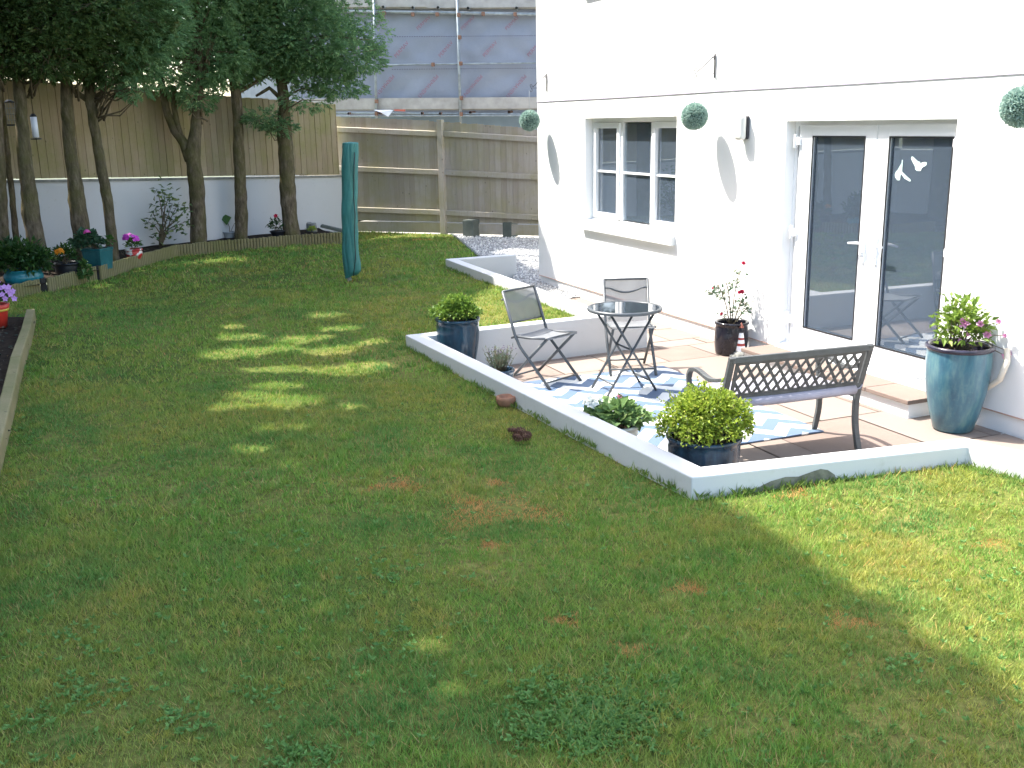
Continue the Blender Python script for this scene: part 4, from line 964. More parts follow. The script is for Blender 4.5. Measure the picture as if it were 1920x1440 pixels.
F_ = [(j*(NX+1)+i, j*(NX+1)+i+1, (j+1)*(NX+1)+i+1, (j+1)*(NX+1)+i) for j in range(NZ) for i in range(NX)]
m.add(grid(560, 1065, 196, -25, -.02), F_, 0, True); sh = m.build('sheeting', M_sheet(), sroot)
m = newmb(scb)
for yy, dy in ((69, -.6), (130, -.6)):
    for i in range(60):
        x = 735+i*4.6; y = yy-(x-735)*.008; a = SX(x, y, .006+.02); b = SX(x+2.4, y, .026); m.bar(a, b, .012, .012)
m.build('seam_stitch', M_basic('stitch', (.09, .08, .14), .8), sh)
# red lettering
letters = newmb(scb); cu = bpy.data.curves.new('t', 'FONT'); cu.size = 1.0; cu.align_x = 'LEFT'
def text_mesh(s):
    cu.body = s; o = bpy.data.objects.new('t', cu); COL.objects.link(o); dg = bpy.context.evaluated_depsgraph_get(); me = bpy.data.meshes.new_from_object(o.evaluated_get(dg))
    v = np.array([q.co[:] for q in me.vertices]); f = [tuple(p.vertices) for p in me.polygons]; bpy.data.objects.remove(o); bpy.data.meshes.remove(me); return v, f
TV, TF = text_mesh('PERMAVENT'); TW_ = TV[:, 0].max(); TH_ = TV[:, 1].max()
TVs, TFs = text_mesh('PERMAV'); TWs = TVs[:, 0].max()
def put(x0, y0, x1, y1, V, F, W, hgt=.62, flip=False):
    a = SX(x0, y0, .045); b = SX(x1, y1, .045)
    if flip: a, b = b, a
    d = b-a; L = np.linalg.norm(d); d /= L; u = np.cross(SN, d); u = u if (u[2] > 0) != flip else -u
    k = L/W; letters.add([a+d*v[0]*k+u*v[1]*k*1.0 for v in V], F)
for i in range(-1, 4):
    x = 741+i*83; 
    if i < 4: put(x+2, 109-i*.6, x+26, 81-i*.6, TVs, TFs, TWs)
    put(x-15+82*.5+17-83+83, 57, x+67, 33, TVs, TFs, TWs)
for i in range(-1, 4): put(782+i*82.5, 181, 818+i*82.5, 139, TV, TF, TW_, flip=True)
letters.build('lettering', M_basic('red_print', (.27, .12, .16), .7, .15, 5, 0), sh)
m = newmb(scb); sbox(m, 540, 262, 1065, 262, .55, -1.25, -1.3); m.build('lower_cladding', M_basic('blue_lining', (.25, .33, .42), .7, .15, 1.5, .1), sroot)
m = newmb(scb); a = SX(700, 206, .16); m.add([a, SX(738, 206, .2), SX(728, 219, .2), SX(712, 210, .22)], [(0, 1, 2, 3)]); m.build('loose_tarp', MAT['tarp'], sroot)
m = newmb(scb); m.add([SX(606, 207, .14), SX(625, 206, .16), SX(622, 212, .16), SX(608, 211, .15)], [(0, 1, 2, 3)]); m.build('red_netting', MAT['redcloth'], sroot); m = newmb(scb); m.add([SX(738, 205, .14), SX(760, 205, .16), SX(760, 209, .16), SX(740, 208, .15)], [(0, 1, 2, 3)]); m.build('red_netting', MAT['redcloth'], sroot)
# building inside the scaffold
bb = scb-SN*1.9; m = MB(); off = SU*1.0
o = None
c = SX(860, 120)-SN*5.0; m.box((c-[0, 0, c[2]])+np.array([0, 0, 3.2])-bb*[1, 1, 0], (12, 6, 6.4), math.atan2(SU[1], SU[0]))
bl = thing('building', 'pale building being worked on inside the scaffolding beyond the fence', 'building', bb*[1, 1, 0]); m.build('wall', M_basic('block_wall', (.35, .36, .38), .9), bl)
m = MB(); c2 = (c-[0, 0, c[2]])-bb*[1, 1, 0]; ax = [SU, -SN, np.array([0, 0, 1.0])]
vs = [c2+SU*a*6.3+SN*b*3.3+np.array([0, 0, z]) for a in (-1, 1) for b, z in ((-1, 6.42), (0, 8.4), (1, 6.42))]
m.add(vs, [(0, 1, 4, 3), (1, 2, 5, 4), (0, 2, 1), (3, 4, 5), (0, 3, 5, 2)]); m.build('roof', M_basic('dark_slate', (.08, .08, .09), .7), bl)

# ---------------------------------------------------------------- rotary dryer under its cover
b = G(655, 526, LZ); root = thing('rotary_dryer', 'folded rotary clothes dryer under a long green cover on the lawn', 'clothes dryer', b)
Yd = b[1]; m = MB(); prof = [(641, 676, 524), ]
rows = [(267, 645, 669), (268, 642, 672), (275, 641, 672), (300, 640, 672), (340, 640, 671), (380, 640, 670), (430, 641, 672), (470, 642, 673), (495, 643, 677), (508, 645, 677), (518, 647, 668)]
n_ = 72; rows2 = []
for k_ in range(len(rows)-1):
    m_ = 4 if k_ else 1
    for q_ in range(m_): t_ = q_/m_; rows2.append(tuple(rows[k_][z_]*(1-t_)+rows[k_+1][z_]*t_ for z_ in range(3)))
rows = rows2+[rows[-1]]; vs = []
for j, (y, xa, xb) in enumerate(rows):
    pa, pb = atY(xa, y, Yd), atY(xb, y, Yd); c = (pa+pb)/2-b; r = np.linalg.norm(pb-pa)/2; jj = (y-268)/25
    for i in range(n_):
        a = 2*math.pi*i/n_
        k = 1.06-.20*(1-abs(math.sin(1.5*a+jj*.30+.6+.5*math.sin(jj*1.1))))**5-.15*(1-abs(math.sin(2*a-jj*.45+.4*math.sin(jj*.7))))**6-.10*(1-abs(math.sin(3.5*a+jj*.8)))**6+.03*math.sin(jj*2.1+a)
        vs.append((c[0]+r*.95*k*math.cos(a), r*.95*k*math.sin(a), c[2]+(.03*math.cos(a) if j == len(rows)-1 else 0)))
c = (atY(657, 266, Yd)-b); vs.append((c[0], 0, c[2]))
fs = [(j*n_+(i+1) % n_, j*n_+i, (j+1)*n_+i, (j+1)*n_+(i+1) % n_) for j in range(len(rows)-1) for i in range(n_)]+[(i, (i+1) % n_, len(vs)-1) for i in range(n_)]
m.add(vs, fs, 0, True); cov = m.build('cover', MAT['dryercover'], root); pass
m = MB(); pts = []
for y, xx in ((285, 669), (330, 668), (370, 667.5), (400, 670), (440, 669), (480, 671), (515, 667)):
    p = atY(xx, y, Yd)-b; pts.append((p[0]-.012, -.125, p[2]))
m.tube(pts, .006, 6); m.build('seam', MAT['rubber'], cov)
m = MB(); m.tube([(0, 0, -.02), (0, 0, .35)], .02, 10); m.tube([(0, 0, -.01), (0, 0, .04)], .03, 10); m.build('pole', MAT['steel'], root)

# grey boxes by the back fence
for x, y, w, h, lb in ((884, 446, 34, 31, 'left grey green block standing on the gravel against the fence'), (957, 446, 28, 27, 'right grey green block standing on the gravel against the fence')):
    p = G(x, y, .2); d = w/FL*p[1]*.8; hh = h/FL*p[1]; m = MB(); m.box((0, 0, hh/2), (d*.8, .26, hh), math.radians(-28)); m.box((0, 0, hh+.004), (d*.74, .24, .012), math.radians(-28))
    o = m.build('timber_block', MAT['boxgrey'], None, .008); o.location = tuple(p); o.location.z = gz(p[0], p[1])-.01; tag(o, lb, 'block', 'grey blocks on the gravel by the fence')

# bird feeders
def feeder(x, y0, y1, Y, label, white):
    p = atY(x, y1, Y); h = (y1-y0)/FL*Y; root = thing('bird_feeder', label, 'bird feeder', p, 0, 'bird feeders hanging from the mossy tree')
    m = MB(); r_ = .042 if white else .07
    m.lathe([(0, h*.93), (.02, h), (r_*1.1, h*.9), (r_*1.1, h*.88), (0, h*.88)], n=16); m.build('lid', MAT['blackiron'], root)
    m = MB()
    if white: m.lathe([(0, .03), (r_, .03), (r_, h*.88), (0, h*.88)], n=16); m.build('seed_tube', MAT['tarp'], root)
    else:
        for i in range(12):
            a = 2*math.pi*i/12; m.tube([(r_*math.cos(a), r_*math.sin(a), 0), (r_*math.cos(a), r_*math.sin(a), h*.9)], .003, 4)
        for k in range(5): m.tube([(r_*math.cos(a), r_*math.sin(a), h*.9*k/4) for a in np.linspace(0, 6.283, 13)], .003, 4)
        m.build('cage', MAT['steel'], root)
    m = MB(); m.lathe([(0, .0), (r_*1.7, .005), (r_*1.7, .02), (0, .015)], n=16); m.build('tray', MAT['blackiron'], root)
    m = MB(); m.tube([(0, 0, h*.95), (0, 0, h+.9)], .002, 4); m.build('hanger', MAT['blackiron'], root)
feeder(23, 190, 236, 15.0, 'wire cage bird feeder hanging left of the mossy trunk', False)
feeder(68, 216, 262, 14.6, 'white tube bird feeder hanging right of the mossy trunk', True)

# ---------------------------------------------------------------- rug
ru = unit(G(1545, 811)[:2]-G(1243, 688)[:2]); rv = np.array([-ru[1], ru[0]]); rv = rv if rv[0] < 0 else -rv
rTR = G(1243, 688)[:2]; RL, RWd = 2.33, 1.8
def M_rug():
    t = NT('rug_weave'); co = t.n('TexCoord'); sep = t.n('SeparateXYZ'); t.l(co.outputs['Object'], sep.inputs[0])
    wob = t.noise(co.outputs['Object'], 26, 3)
    def mth(op, a, b=None):
        m_ = t.n('Math', operation=op)
        for i, v in ((0, a), (1, b)):
            if v is None: continue
            if isinstance(v, (int, float)): m_.inputs[i].default_value = v
            else: t.l(v, m_.inputs[i])
        return m_.outputs[0]
    x = sep.outputs[0]; y = sep.outputs[1]; tri = mth('PINGPONG', y, .165)          # zigzag across
    v = mth('ADD', mth('ADD', x, tri), mth('MULTIPLY', mth('SUBTRACT', wob, .5), .03)); f = mth('FRACT', mth('MULTIPLY', v, 1/.29)); k = mth('GREATER_THAN', f, .5)
    n_ = t.noise(co.outputs['Object'], 90, 3)
    blue = t.mix(n_, (.085, .125, .20), (.125, .175, .255)); white = t.mix(n_, (.62, .63, .62), (.74, .74, .72))
    t.col(t.mix(k, blue, white)); t.rough(.85); t.spec(.15); t.bump(n_, .3, .003); return t.m
m = MB(); nx, ny = 40, 30; vs = []
for j in range(ny+1):
    for i in range(nx+1): vs.append((RL*i/nx, RWd*j/ny, .011+.0025*math.sin(i*.5)*math.sin(j*.6)))
m.add(vs, [(j*(nx+1)+i, j*(nx+1)+i+1, (j+1)*(nx+1)+i+1, (j+1)*(nx+1)+i) for j in range(ny) for i in range(nx)])
hem = [(0, 0), (RL, 0), (RL, RWd), (0, RWd)]
for k in range(4): a, c = hem[k], hem[(k+1) % 4]; m.add([(a[0], a[1], .0025), (c[0], c[1], .0025), (c[0], c[1], .011), (a[0], a[1], .011)], [(0, 1, 2, 3)])
o = m.build('rug', M_rug()); o.location = (rTR[0], rTR[1], .002)
ang = math.atan2(ru[1], ru[0]); yv = np.array([-math.sin(ang), math.cos(ang)])
o.rotation_euler = (0, 0, ang)
if yv@rv < 0: o.scale = (1, -1, 1)
if o.scale[1] < 0:
    for v in o.data.vertices: v.co.y *= -1
    o.scale = (1, 1, 1); o.data.flip_normals()
tag(o, 'blue and white zigzag outdoor rug on the patio', 'rug')

# ---------------------------------------------------------------- bistro table
tc = np.array([.96, 8.56, 0.0]); root = thing('bistro_table', 'round black glass bistro table with crossed grey legs', 'table', (*tc[:2], .014), math.radians(20))
m = MB(); m.lathe([(.0, .705), (.292, .705), (.292, .711), (0, .711)], n=64, smooth=False); m.build('glass_top', MAT['tableglass'], root)
m = MB(); m.lathe([(.290, .700), (.296, .688), (.312, .688), (.318, .70), (.312, .715), (.296, .715), (.290, .7125), (.290, .700)], n=64); m.build('rim', MAT['frame'], root)
for y, sg in ((-.155, 1), (.155, 1)):
    for d in (-1, 1):
        yy = y+(.012 if d > 0 else -.012); m = MB(); m.tube([(d*.235, yy, 0), (-d*.20, yy, .69)], .0135, 10, flat=.75); m.build('leg', MAT['frame'], root)
for x, z in ((-.2, .685), (.2, .685), (0, .37), (-.175, .09), (.175, .09)):
    m = MB(); m.tube([(x, -.17, z), (x, .17, z)], .009, 8); m.build('stretcher', MAT['frame'], root)
m = MB(); m.bar((-.10, .10, .60), (.02, .10, .69), .02, .004, (0, 1, 0)); m.build('latch', MAT['steel'], root)

# folding chair
def make_chair(label, loc, rz):
    root = thing('folding_chair', label, 'chair', loc, rz, 'grey folding chairs at the bistro table')
    W2 = .205; top = np.array([-.30, .80]); hin = np.array([-.155, .42]); foot = np.array([.25, 0])
    for sx in (-1, 1):
        m = MB(); x = sx*W2; m.tube([(x, top[0], top[1]), (x, hin[0], hin[1]), (x, -.10, .33), (x, foot[0], .0)], .0135, 10); m.build('leg', MAT['frame'], root)
        m = MB(); x = sx*(W2-.026); m.tube([(x, .19, .425), (x, -.26, 0)], .013, 10); m.build('leg', MAT['frame'], root)
        m = MB(); x = sx*(W2-.012); m.tube([(x, -.21, .395), (x, -.16, .415), (x, .0, .418), (x, .20, .438)], .010, 10); m.build('seat_rail', MAT['frame'], root)
    for a_, b_, r__ in (((-W2, top[0], top[1]), (W2, top[0], top[1]), .010), ((-W2, -.21, .53), (W2, -.21, .53), .008)):
        m = MB(); m.tube([a_, b_], r__, 8); m.build('back_rail', MAT['frame'], root)
    m = MB()
    c = [(-W2+.41*t, -.272-.006, .725-.045*math.sin(math.pi*min(1, max(0, (t-.12)/.76)))**1.0) for t in np.linspace(0, 1, 15)]; m = MB(); m.tube([(p_[0], p_[1]-.035, p_[2]) for p_ in c], .008, 8); m.build('back_brace', MAT['frame'], root)
    for a_, b_ in (((-W2, .21, .055), (W2, .21, .055)), ((-W2+.03, -.22, .045), (W2-.03, -.22, .045)), ((-W2, .20, .437), (W2, .20, .437)), ((-W2, -.16, .41), (W2, -.16, .41))):
        m = MB(); m.tube([a_, b_], .009, 8); m.build('stretcher', MAT['frame'], root)
    m = MB(); nx, nz = 8, 6; vs = []
    for j in range(nz+1):
        for i in range(nx+1):
            u = i/nx; v = j/nz; y = -.21+(top[0]+.21)*v; z = .53+(top[1]-.53)*v; vs.append((-W2+2*W2*u, y-.02*math.sin(math.pi*u), z))
    F1 = [(j*(nx+1)+i, j*(nx+1)+i+1, (j+1)*(nx+1)+i+1, (j+1)*(nx+1)+i) for j in range(nz) for i in range(nx)]
    m.add(vs, F1, 0, True); m.build('backrest', MAT['textile'], root)
    m = MB(); vs = []
    for j in range(nz+1):
        for i in range(nx+1):
            u = i/nx; v = j/nz; vs.append((-W2+.01+(2*W2-.02)*u, -.16+.37*v, .432+.012*v-.022*math.sin(math.pi*v)-.012*math.sin(math.pi*u)))
    for i in range(nx+1): u = i/nx; vs.append((-W2+.01+(2*W2-.02)*u, .215, .425))
    m.add(vs, F1+[(nz*(nx+1)+i, nz*(nx+1)+i+1, (nz+1)*(nx+1)+i+1, (nz+1)*(nx+1)+i) for i in range(nx)], 0, True); m.build('seat', MAT['textile'], root)
    return root
ch = make_chair('grey folding chair on the lawn side of the table, seen from its side', (.29, 8.90, .014), math.radians(-44-90))
c2_ = copy_thing(ch, (1.09, 9.27, .014), math.radians(180+2), 'grey folding chair behind the table, facing the camera, back near the house')
for q_ in c2_.children:
    if q_.name.startswith('back_brace'): q_.location.y = .045

# ---------------------------------------------------------------- bench
fx = unit(np.array([2.412, 6.753])-np.array([1.422, 6.431])); bc = np.array([1.885, 6.66]); 
rz = math.atan2(fx[1], fx[0])          # local x along the width, local +y to the seat front (away from camera)
BW = .525; root = thing('garden_bench', 'dark grey garden bench with lattice back, seen from behind', 'bench', (bc[0], bc[1], .002), rz)
def curve(pts, n=6):
    P = [np.array(p, float) for p in pts]; out = []
    for i in range(len(P)-1):
        p0 = P[max(i-1, 0)]; p1 = P[i]; p2 = P[i+1]; p3 = P[min(i+2, len(P)-1)]
        for k in range(n):
            t = k/n; out.append(.5*((2*p1)+(-p0+p2)*t+(2*p0-5*p1+4*p2-p3)*t*t+(-p0+3*p1-3*p2+p3)*t**3))
    out.append(P[-1]); return out
for sx in (-1, 1):
    x = sx*BW
    m = MB(); C = curve([(x, -.03, 0), (x, .025, .18), (x, .03, .38), (x, -.02, .56), (x, -.085, .765)])
    for a, c_ in zip(C[:-1], C[1:]): m.bar(a, c_+(c_-a)*.08, .04, .032, (0, 1, 0))
    m.build('rear_leg', MAT['bench'], root, .004)
    m = MB(); C = curve([(x, .50, 0), (x, .455, .2), (x, .47, .40), (x, .49, .50), (x, .46, .565), (x, .36, .585), (x, .18, .56), (x, -.005, .60)])
    for a, c_ in zip(C[:-1], C[1:]): m.bar(a, c_+(c_-a)*.08, .04, .026, (1, 0, 0) if False else (0, 1, .3))
    m.build('arm_and_front_leg', MAT['bench'], root, .004)
    m = MB(); m.bar((x, .03, .385), (x, .47, .39), .03, .03); m.build('side_rail', MAT['bench'], root)
m = MB()
for k in range(6): y = .07+k*.075; m.box((0, y, .40), (2*BW-.02, .055, .018))
m.build('seat', MAT['bench'], root, .003)
# back frame + lattice
bz0, bz1 = .47, .765; yb = lambda z: .03-.115*((z-.38)/.385)
m = MB(); m.bar((-BW, yb(bz1-.02), bz1-.02), (BW, yb(bz1-.02), bz1-.02), .03, .042, (0, 0, 1)); m.build('back_rail', MAT['bench'], root, .004); m = MB(); m.bar((-BW, yb(bz0), bz0), (BW, yb(bz0), bz0), .03, .036, (0, 0, 1)); m.build('back_rail', MAT['bench'], root, .004)
m = MB()
def Pb(x, z, o=0): return (x, yb(z)-.008+o, z)
x0, x1, z0, z1 = -BW+.045, BW-.045, bz0+.018, bz1-.045
def clipline(xa, za, sl):
    # line through (xa, z0) with slope sl until edges
    pts = []
    xt = xa+(z1-z0)/sl; a = (xa, z0); b_ = (xt, z1)
    def cl(p, q):
        if p[0] < x0: t_ = (x0-p[0])/(q[0]-p[0]); p = (x0, p[1]+(q[1]-p[1])*t_)
        if p[0] > x1: t_ = (x1-p[0])/(q[0]-p[0]); p = (x1, p[1]+(q[1]-p[1])*t_)
        return p
    if (a[0] < x0 and b_[0] < x0) or (a[0] > x1 and b_[0] > x1): return None
    return cl(a, b_), cl(b_, a)
pitch = .074
def strip(a, b, w, th, ext):
    a = np.array(a); b = np.array(b); d = unit(b-a); nn = unit([0, 1, .3]); m.box((a+b)/2, (np.linalg.norm(b-a)+ext, th, w), ax=[d, nn, unit(np.cross(d, nn))])
for k in range(-6, 24):
    for sl, o in ((1.45, 0), (-1.45, .0045)):
        xa = x0+(k if sl > 0 else k)*pitch
        r_ = clipline(xa, z0, sl)
        if r_:
            (xa_, za_), (xb_, zb_) = r_
            if abs(zb_-za_) > .01: strip(Pb(xa_, za_, o), Pb(xb_, zb_, o), .021, .004, 0)
# cast border with scalloped lugs
for (xa, za), (xb, zb) in (((x0, z0), (x0, z1)), ((x1, z0), (x1, z1)), ((x0, z1), (x1, z1)), ((x0, z0), (x1, z0))): strip(Pb(xa, za, .002), Pb(xb, zb, .002), .024, .009, .02)
for i in range(7):
    xx = x0+.06+(x1-x0-.12)*i/6
    for zz, sg in ((z1+.012, 1), (z0-.012, -1)):
        p = [np.array(Pb(xx+dx, zz+sg*dz, -.006)) for dx, dz in ((-.04, -.012), (.04, -.012), (.014, .02), (-.014, .02))]; q = [v+np.array([0, .006, 0]) for v in p]
        m.add(p+q, [(0, 1, 2, 3), (7, 6, 5, 4), (0, 4, 5, 1), (1, 5, 6, 2), (2, 6, 7, 3), (3, 7, 4, 0)])
m.build('lattice_back', MAT['bench'], root)
bench = root
cz = .41; m = MB(); nx, ny = 30, 12; vs = []
cw = 2*BW-.09
for side in (1, 0):
    for j in range(ny+1):
        for i in range(nx+1):
            u = i/nx; v = j/ny; e = min(1, min(u, 1-u)*9)**.5*min(1, min(v, 1-v)*7)**.5
            th = (.066*e+.006*math.sin(u*19)*e) if side else 0.0; vs.append((-cw/2+cw*u, .0+.47*v, th+.001))
k1 = (nx+1)*(ny+1)
fs = [(j*(nx+1)+i, j*(nx+1)+i+1, (j+1)*(nx+1)+i+1, (j+1)*(nx+1)+i) for j in range(ny) for i in range(nx)]
m.add(vs, fs+[tuple(k1+q for q in f[::-1]) for f in fs], 0, True)
# tie and overhanging back edge
m.tube([(cw/2-.03, .0, .02), (cw/2+.03, -.02, .04), (cw/2+.055, -.01, .06)], .005, 6)
m.tube([(-cw/2, -.005, .028), (-cw/6, -.012, .024), (cw/6, -.008, .027), (cw/2, -.004, .03)], .033, 10)
o = m.build('seat_cushion', MAT['cushion']); o.location = (bc[0], bc[1], cz+.002); o.rotation_euler = (0, 0, rz); tag(o, 'faded lavender grey cushion lying on the bench seat', 'cushion')

# ---------------------------------------------------------------- pots and plants
def pot(name, label, cat, loc, prof, mat, soil_z, soil_r, wob=0, n=48, rz=0, square=False, group=None):
    root = thing(name, label, cat, loc, rz, group)
    m = MB(); m.lathe(prof, n=4 if square else n, smooth=not square, wob=wob); m.build('pot', mat, root)
    m = MB(); m.lathe([(soil_r, soil_z), (soil_r*.6, soil_z+.01), (0, soil_z+.014)], n=4 if square else 24); m.build('soil', MAT['soil'], root)
    return root
def vase(rb, rt, h, belly=0, bz=.5, rim=.012, th=.018):
    o = []
    for k in range(13):
        z = h*k/12; t = k/12; r = rb+(rt-rb)*t+belly*math.sin(math.pi*min(1, t/(2*bz)) if t < bz else math.pi*(.5+.5*(t-bz)/(1-bz))); o.append((r, z))
    o[0] = (rb*.97, 0); o = [(0, 0)]+o
    o += [(rt+rim, h+.004), (rt+rim, h+.018), (rt+rim*.4, h+.026), (rt-th+.004, h+.022), (rt-th, h+.008), (rt-th, h*.8)]
    return o
def bush(root, name, c, r, N, leaf, mat, stems=25, zmin=-.4, base=None, shell=.5, upb=.3, wd=.6, curl=.1):
    d = rdir(N, zmin, 1); rr = (shell+(1-shell)*npr.random(N))[:, None]; lump = 1+.13*np.sin(d[:, 0:1]*6+1)*np.sin(d[:, 1:2]*5+2)+.10*np.sin(d[:, 2:3]*9)
    C = np.array(c)+d*np.array(r)*rr*lump; D = d+npr.normal(size=(N, 3))*.6; D[:, 2] += upb
    L = leaf*npr.uniform(.6, 1.3, N); V = leaves(C, D, L, L*wd, up=np.array([0, 0, 1.0]), curl=curl); np_mesh(name, V, 4, mat, root, np.tile(np.clip(npr.normal(.5, .25, N), 0, 1), 2))
    if stems:
        b = np.array(base if base is not None else (c[0], c[1], c[2]-r[2])); m = MB()
        for k in range(stems):
            e = C[npr.integers(N)]; s = b+np.array([npr.uniform(-.3, .3)*r[0], npr.uniform(-.3, .3)*r[1], 0]); q = s*.5+e*.5+np.array([0, 0, .03]); m.tube([s, q, e], [.004, .003, .0015], 5)
        m.build('stems', MAT['twig'], root)
    return C
def flower(m, c, r, kind='rose', d=None, mi=0):
    c = np.array(c); 
    n0 = 5 if kind == 'single' else 6
    ax = unit(d) if d is not None else np.array([0, 0, 1.0]); s = np.cross(ax, [.3, .2, 1.0]); s = unit(s) if np.linalg.norm(s) > .01 else np.array([1.0, 0, 0]); t = np.cross(ax, s)
    rings = [(1.0, .15, 0), (.75, .45, .5), (.45, .7, 1.1)] if kind == 'rose' else [(1.0, .1, 0)]
    for rr, h, ph in rings:
        for k in range(n0):
            a = 2*math.pi*k/n0+ph; a1 = a-.62; a2 = a+.62; e = lambda an, q: s*math.cos(an)*q+t*math.sin(an)*q
            m.add([c, c+e(a1, r*rr*.62)+ax*r*h*.6, c+e(a, r*rr)+ax*r*h, c+e(a2, r*rr*.62)+ax*r*h*.6], [(0, 1, 2, 3)], mi)
def M_petal(name, c, c2=None): return M_basic(name, c, .6, .2, 60, 0, c2=c2)
def cluster(m, c, R, n, r, kind='single', up=.4, sd=1):
    q = random.Random(sd)
    for _ in range(n):
        d = np.array([q.gauss(0, 1), q.gauss(0, 1), abs(q.gauss(0, 1))*up+.1]); d = unit(d); flower(m, np.array(c)+d*R*q.uniform(.6, 1), r*q.uniform(.8, 1.15), kind, d+np.array([0, -.5, .3]))
gold = M_leaf('golden_leaf', (.10, .17, .02), (.28, .36, .04), (.46, .46, .09), .35, .5, 9)
green = M_leaf('green_leaf', (.03, .09, .02), (.09, .18, .045), (.2, .28, .07), .3, .5, 9)
dkgreen = M_leaf('dark_green_leaf', (.012, .04, .010), (.035, .09, .02), (.09, .16, .03), .25, .5, 9)
greyg = M_leaf('grey_green_leaf', (.05, .085, .05), (.11, .15, .09), (.2, .24, .13), .2, .6, 9)

# 1 dark teal pot, patio corner
l = G(860, 690, 0); l = np.array([-.43, 9.12, 0])
p1c = G(857, 668, 0); p1 = np.array([-.36, 9.02, 0.])
tz = .50; cc = G(858, 601, tz); p1 = np.array([cc[0], cc[1], 0.002]); R1 = 43/FL*np.hypot(cc[1], 1.7)
root = pot('potted_plant', 'tall dark teal glazed pot with feathery golden green herb in the far patio corner', 'potted plant', p1, vase(R1*.62, R1*.93, tz, .02, .6), MAT['glaze_teal_dark'], tz-.03, R1*.88)
bush(root, 'foliage', (-.01, 0, tz+.05), (R1*.98, R1*.9, .17), 2600, .036, M_leaf('feather_leaf', (.05, .12, .02), (.16, .26, .04), (.36, .42, .07), .35, .5, 5), 20, -.1)
# 2 lavender pot
tz = .24; cc = G(937, 697, tz); root = pot('potted_plant', 'small navy pot of lavender stalks against the left patio wall', 'potted plant', (cc[0], cc[1], .002), vase(.075, .115, tz, .01), MAT['glaze_navy'], tz-.02, .10)
m = MB(); q = random.Random(4); C = []; D = []
for k in range(75):
    a = q.uniform(0, 6.28); rr = q.uniform(0, .15); e = np.array([math.cos(a)*rr, math.sin(a)*rr, tz+q.uniform(.10, .22)]); s = np.array([math.cos(a)*rr*.4, math.sin(a)*rr*.4, tz-.01]); m.tube([s, (s+e)/2+np.array([0, 0, .01]), e], [.0025, .002, .0012], 4)
    for j in range(11): t_ = q.uniform(.3, 1); C.append(s+(e-s)*t_); D.append([q.gauss(0, .7), q.gauss(0, .7), 1])
m.build('stems', MAT['twig'], root); C = np.array(C); D = np.array(D, float); np_mesh('foliage', leaves(C, D, npr.uniform(.02, .045, len(C)), npr.uniform(.004, .007, len(C))), 4, greyg, root, np.tile(npr.random(len(C)), 2))
m = MB()
for k in range(26): a = q.uniform(0, 6.28); rr = q.uniform(.03, .15); flower(m, (math.cos(a)*rr, math.sin(a)*rr, tz+q.uniform(.14, .22)), .010, 'rose')
m.build('flowers', M_petal('lavender_petal', (.12, .08, .16)), root)
# 3 petunia pot by wall
tz = .26; cc = G(1155, 800, tz); root = pot('potted_plant', 'pale pot of trailing geranium with white and pink flowers beside the left patio wall', 'potted plant', (cc[0], cc[1], .002), vase(.10, .15, tz, .01), MAT['whitepot'], tz-.02, .135)
bush(root, 'foliage', (0, 0, tz+.05), (.19, .16, .11), 520, .06, M_leaf('ivy_leaf', (.07, .14, .05), (.17, .27, .09), (.32, .38, .17), .3, .5, 9), 18, -.2, wd=.95)
m = MB(); cluster(m, (-.15, .02, tz+.15), .05, 12, .045, 'rose', 1, 3); cluster(m, (.14, -.07, tz+.04), .03, 5, .032, 'single', 1, 4); cluster(m, (.02, -.1, tz+.08), .01, 2, .02, 'single', 1, 4); m.build('white_flowers', M_petal('white_petal', (.8, .8, .74)), root)
m = MB(); cluster(m, (.03, .05, tz+.19), .012, 4, .02, 'rose', 1, 6); m.build('pink_flowers', M_petal('pink_petal', (.75, .3, .38)), root)
# 4 marjoram pot
tz = .40; cc = G(1320, 822, tz); R4 = .222; root = pot('potted_plant', 'large glossy navy glazed pot of golden marjoram in the near patio corner', 'potted plant', (cc[0], cc[1], .002), vase(R4*.72, R4*.97, tz, .015, .6), MAT['glaze_navy'], tz-.04, R4*.9)
q = random.Random(77); CC = []; DD = []
for (bx_, by_, bz_, br_) in [(-.15, -.02, .08, .14), (-.05, -.08, .14, .15), (.06, -.02, .17, .14), (.14, -.04, .12, .15), (.20, .02, .06, .11), (0, .1, .15, .16), (-.2, 0, .0, .09), (-.08, -.17, .03, .11), (.08, -.16, .04, .11), (-.09, .0, .21, .09), (.1, .06, .22, .08), (.22, -.06, .0, .07)]:
    n_ = int(9000*br_**2*5); d_ = rdir(n_, -.6, 1); rr_ = (.55+.5*npr.random(n_)**.7)[:, None]; CC.append(np.array([bx_*.95, by_*.95, tz+bz_*.72+.06])+d_*np.array([br_*.95, br_*.95, br_*.75])*rr_*(1+.15*np.sin(d_[:, :1]*11+bx_*40))); DD.append(d_+npr.normal(size=(n_, 3))*.6+np.array([0, 0, .2]))
CC = np.concatenate(CC); DD = np.concatenate(DD); LL = .022*npr.uniform(.6, 1.4, len(CC)); np_mesh('foliage', leaves(CC, DD, LL, LL*.8, up=np.array([0, 0, 1.0]), curl=.1), 4, gold, root, np.tile(np.clip(npr.normal(.5, .27, len(CC)), 0, 1), 2))
SP = []; SD_ = []; m = MB()
for k in range(26):
    d_ = rdir(1, .15, 1)[0]; a0 = np.array([0, 0, tz+.12])+d_*np.array([.2, .18, .13]); a1 = a0+d_*npr.uniform(.05, .11)+np.array([0, 0, .02]); m.tube([a0, a1], [.002, .001], 4)
    for j_ in range(9): SP.append(a0+(a1-a0)*j_/8); SD_.append(npr.normal(size=3)+d_)
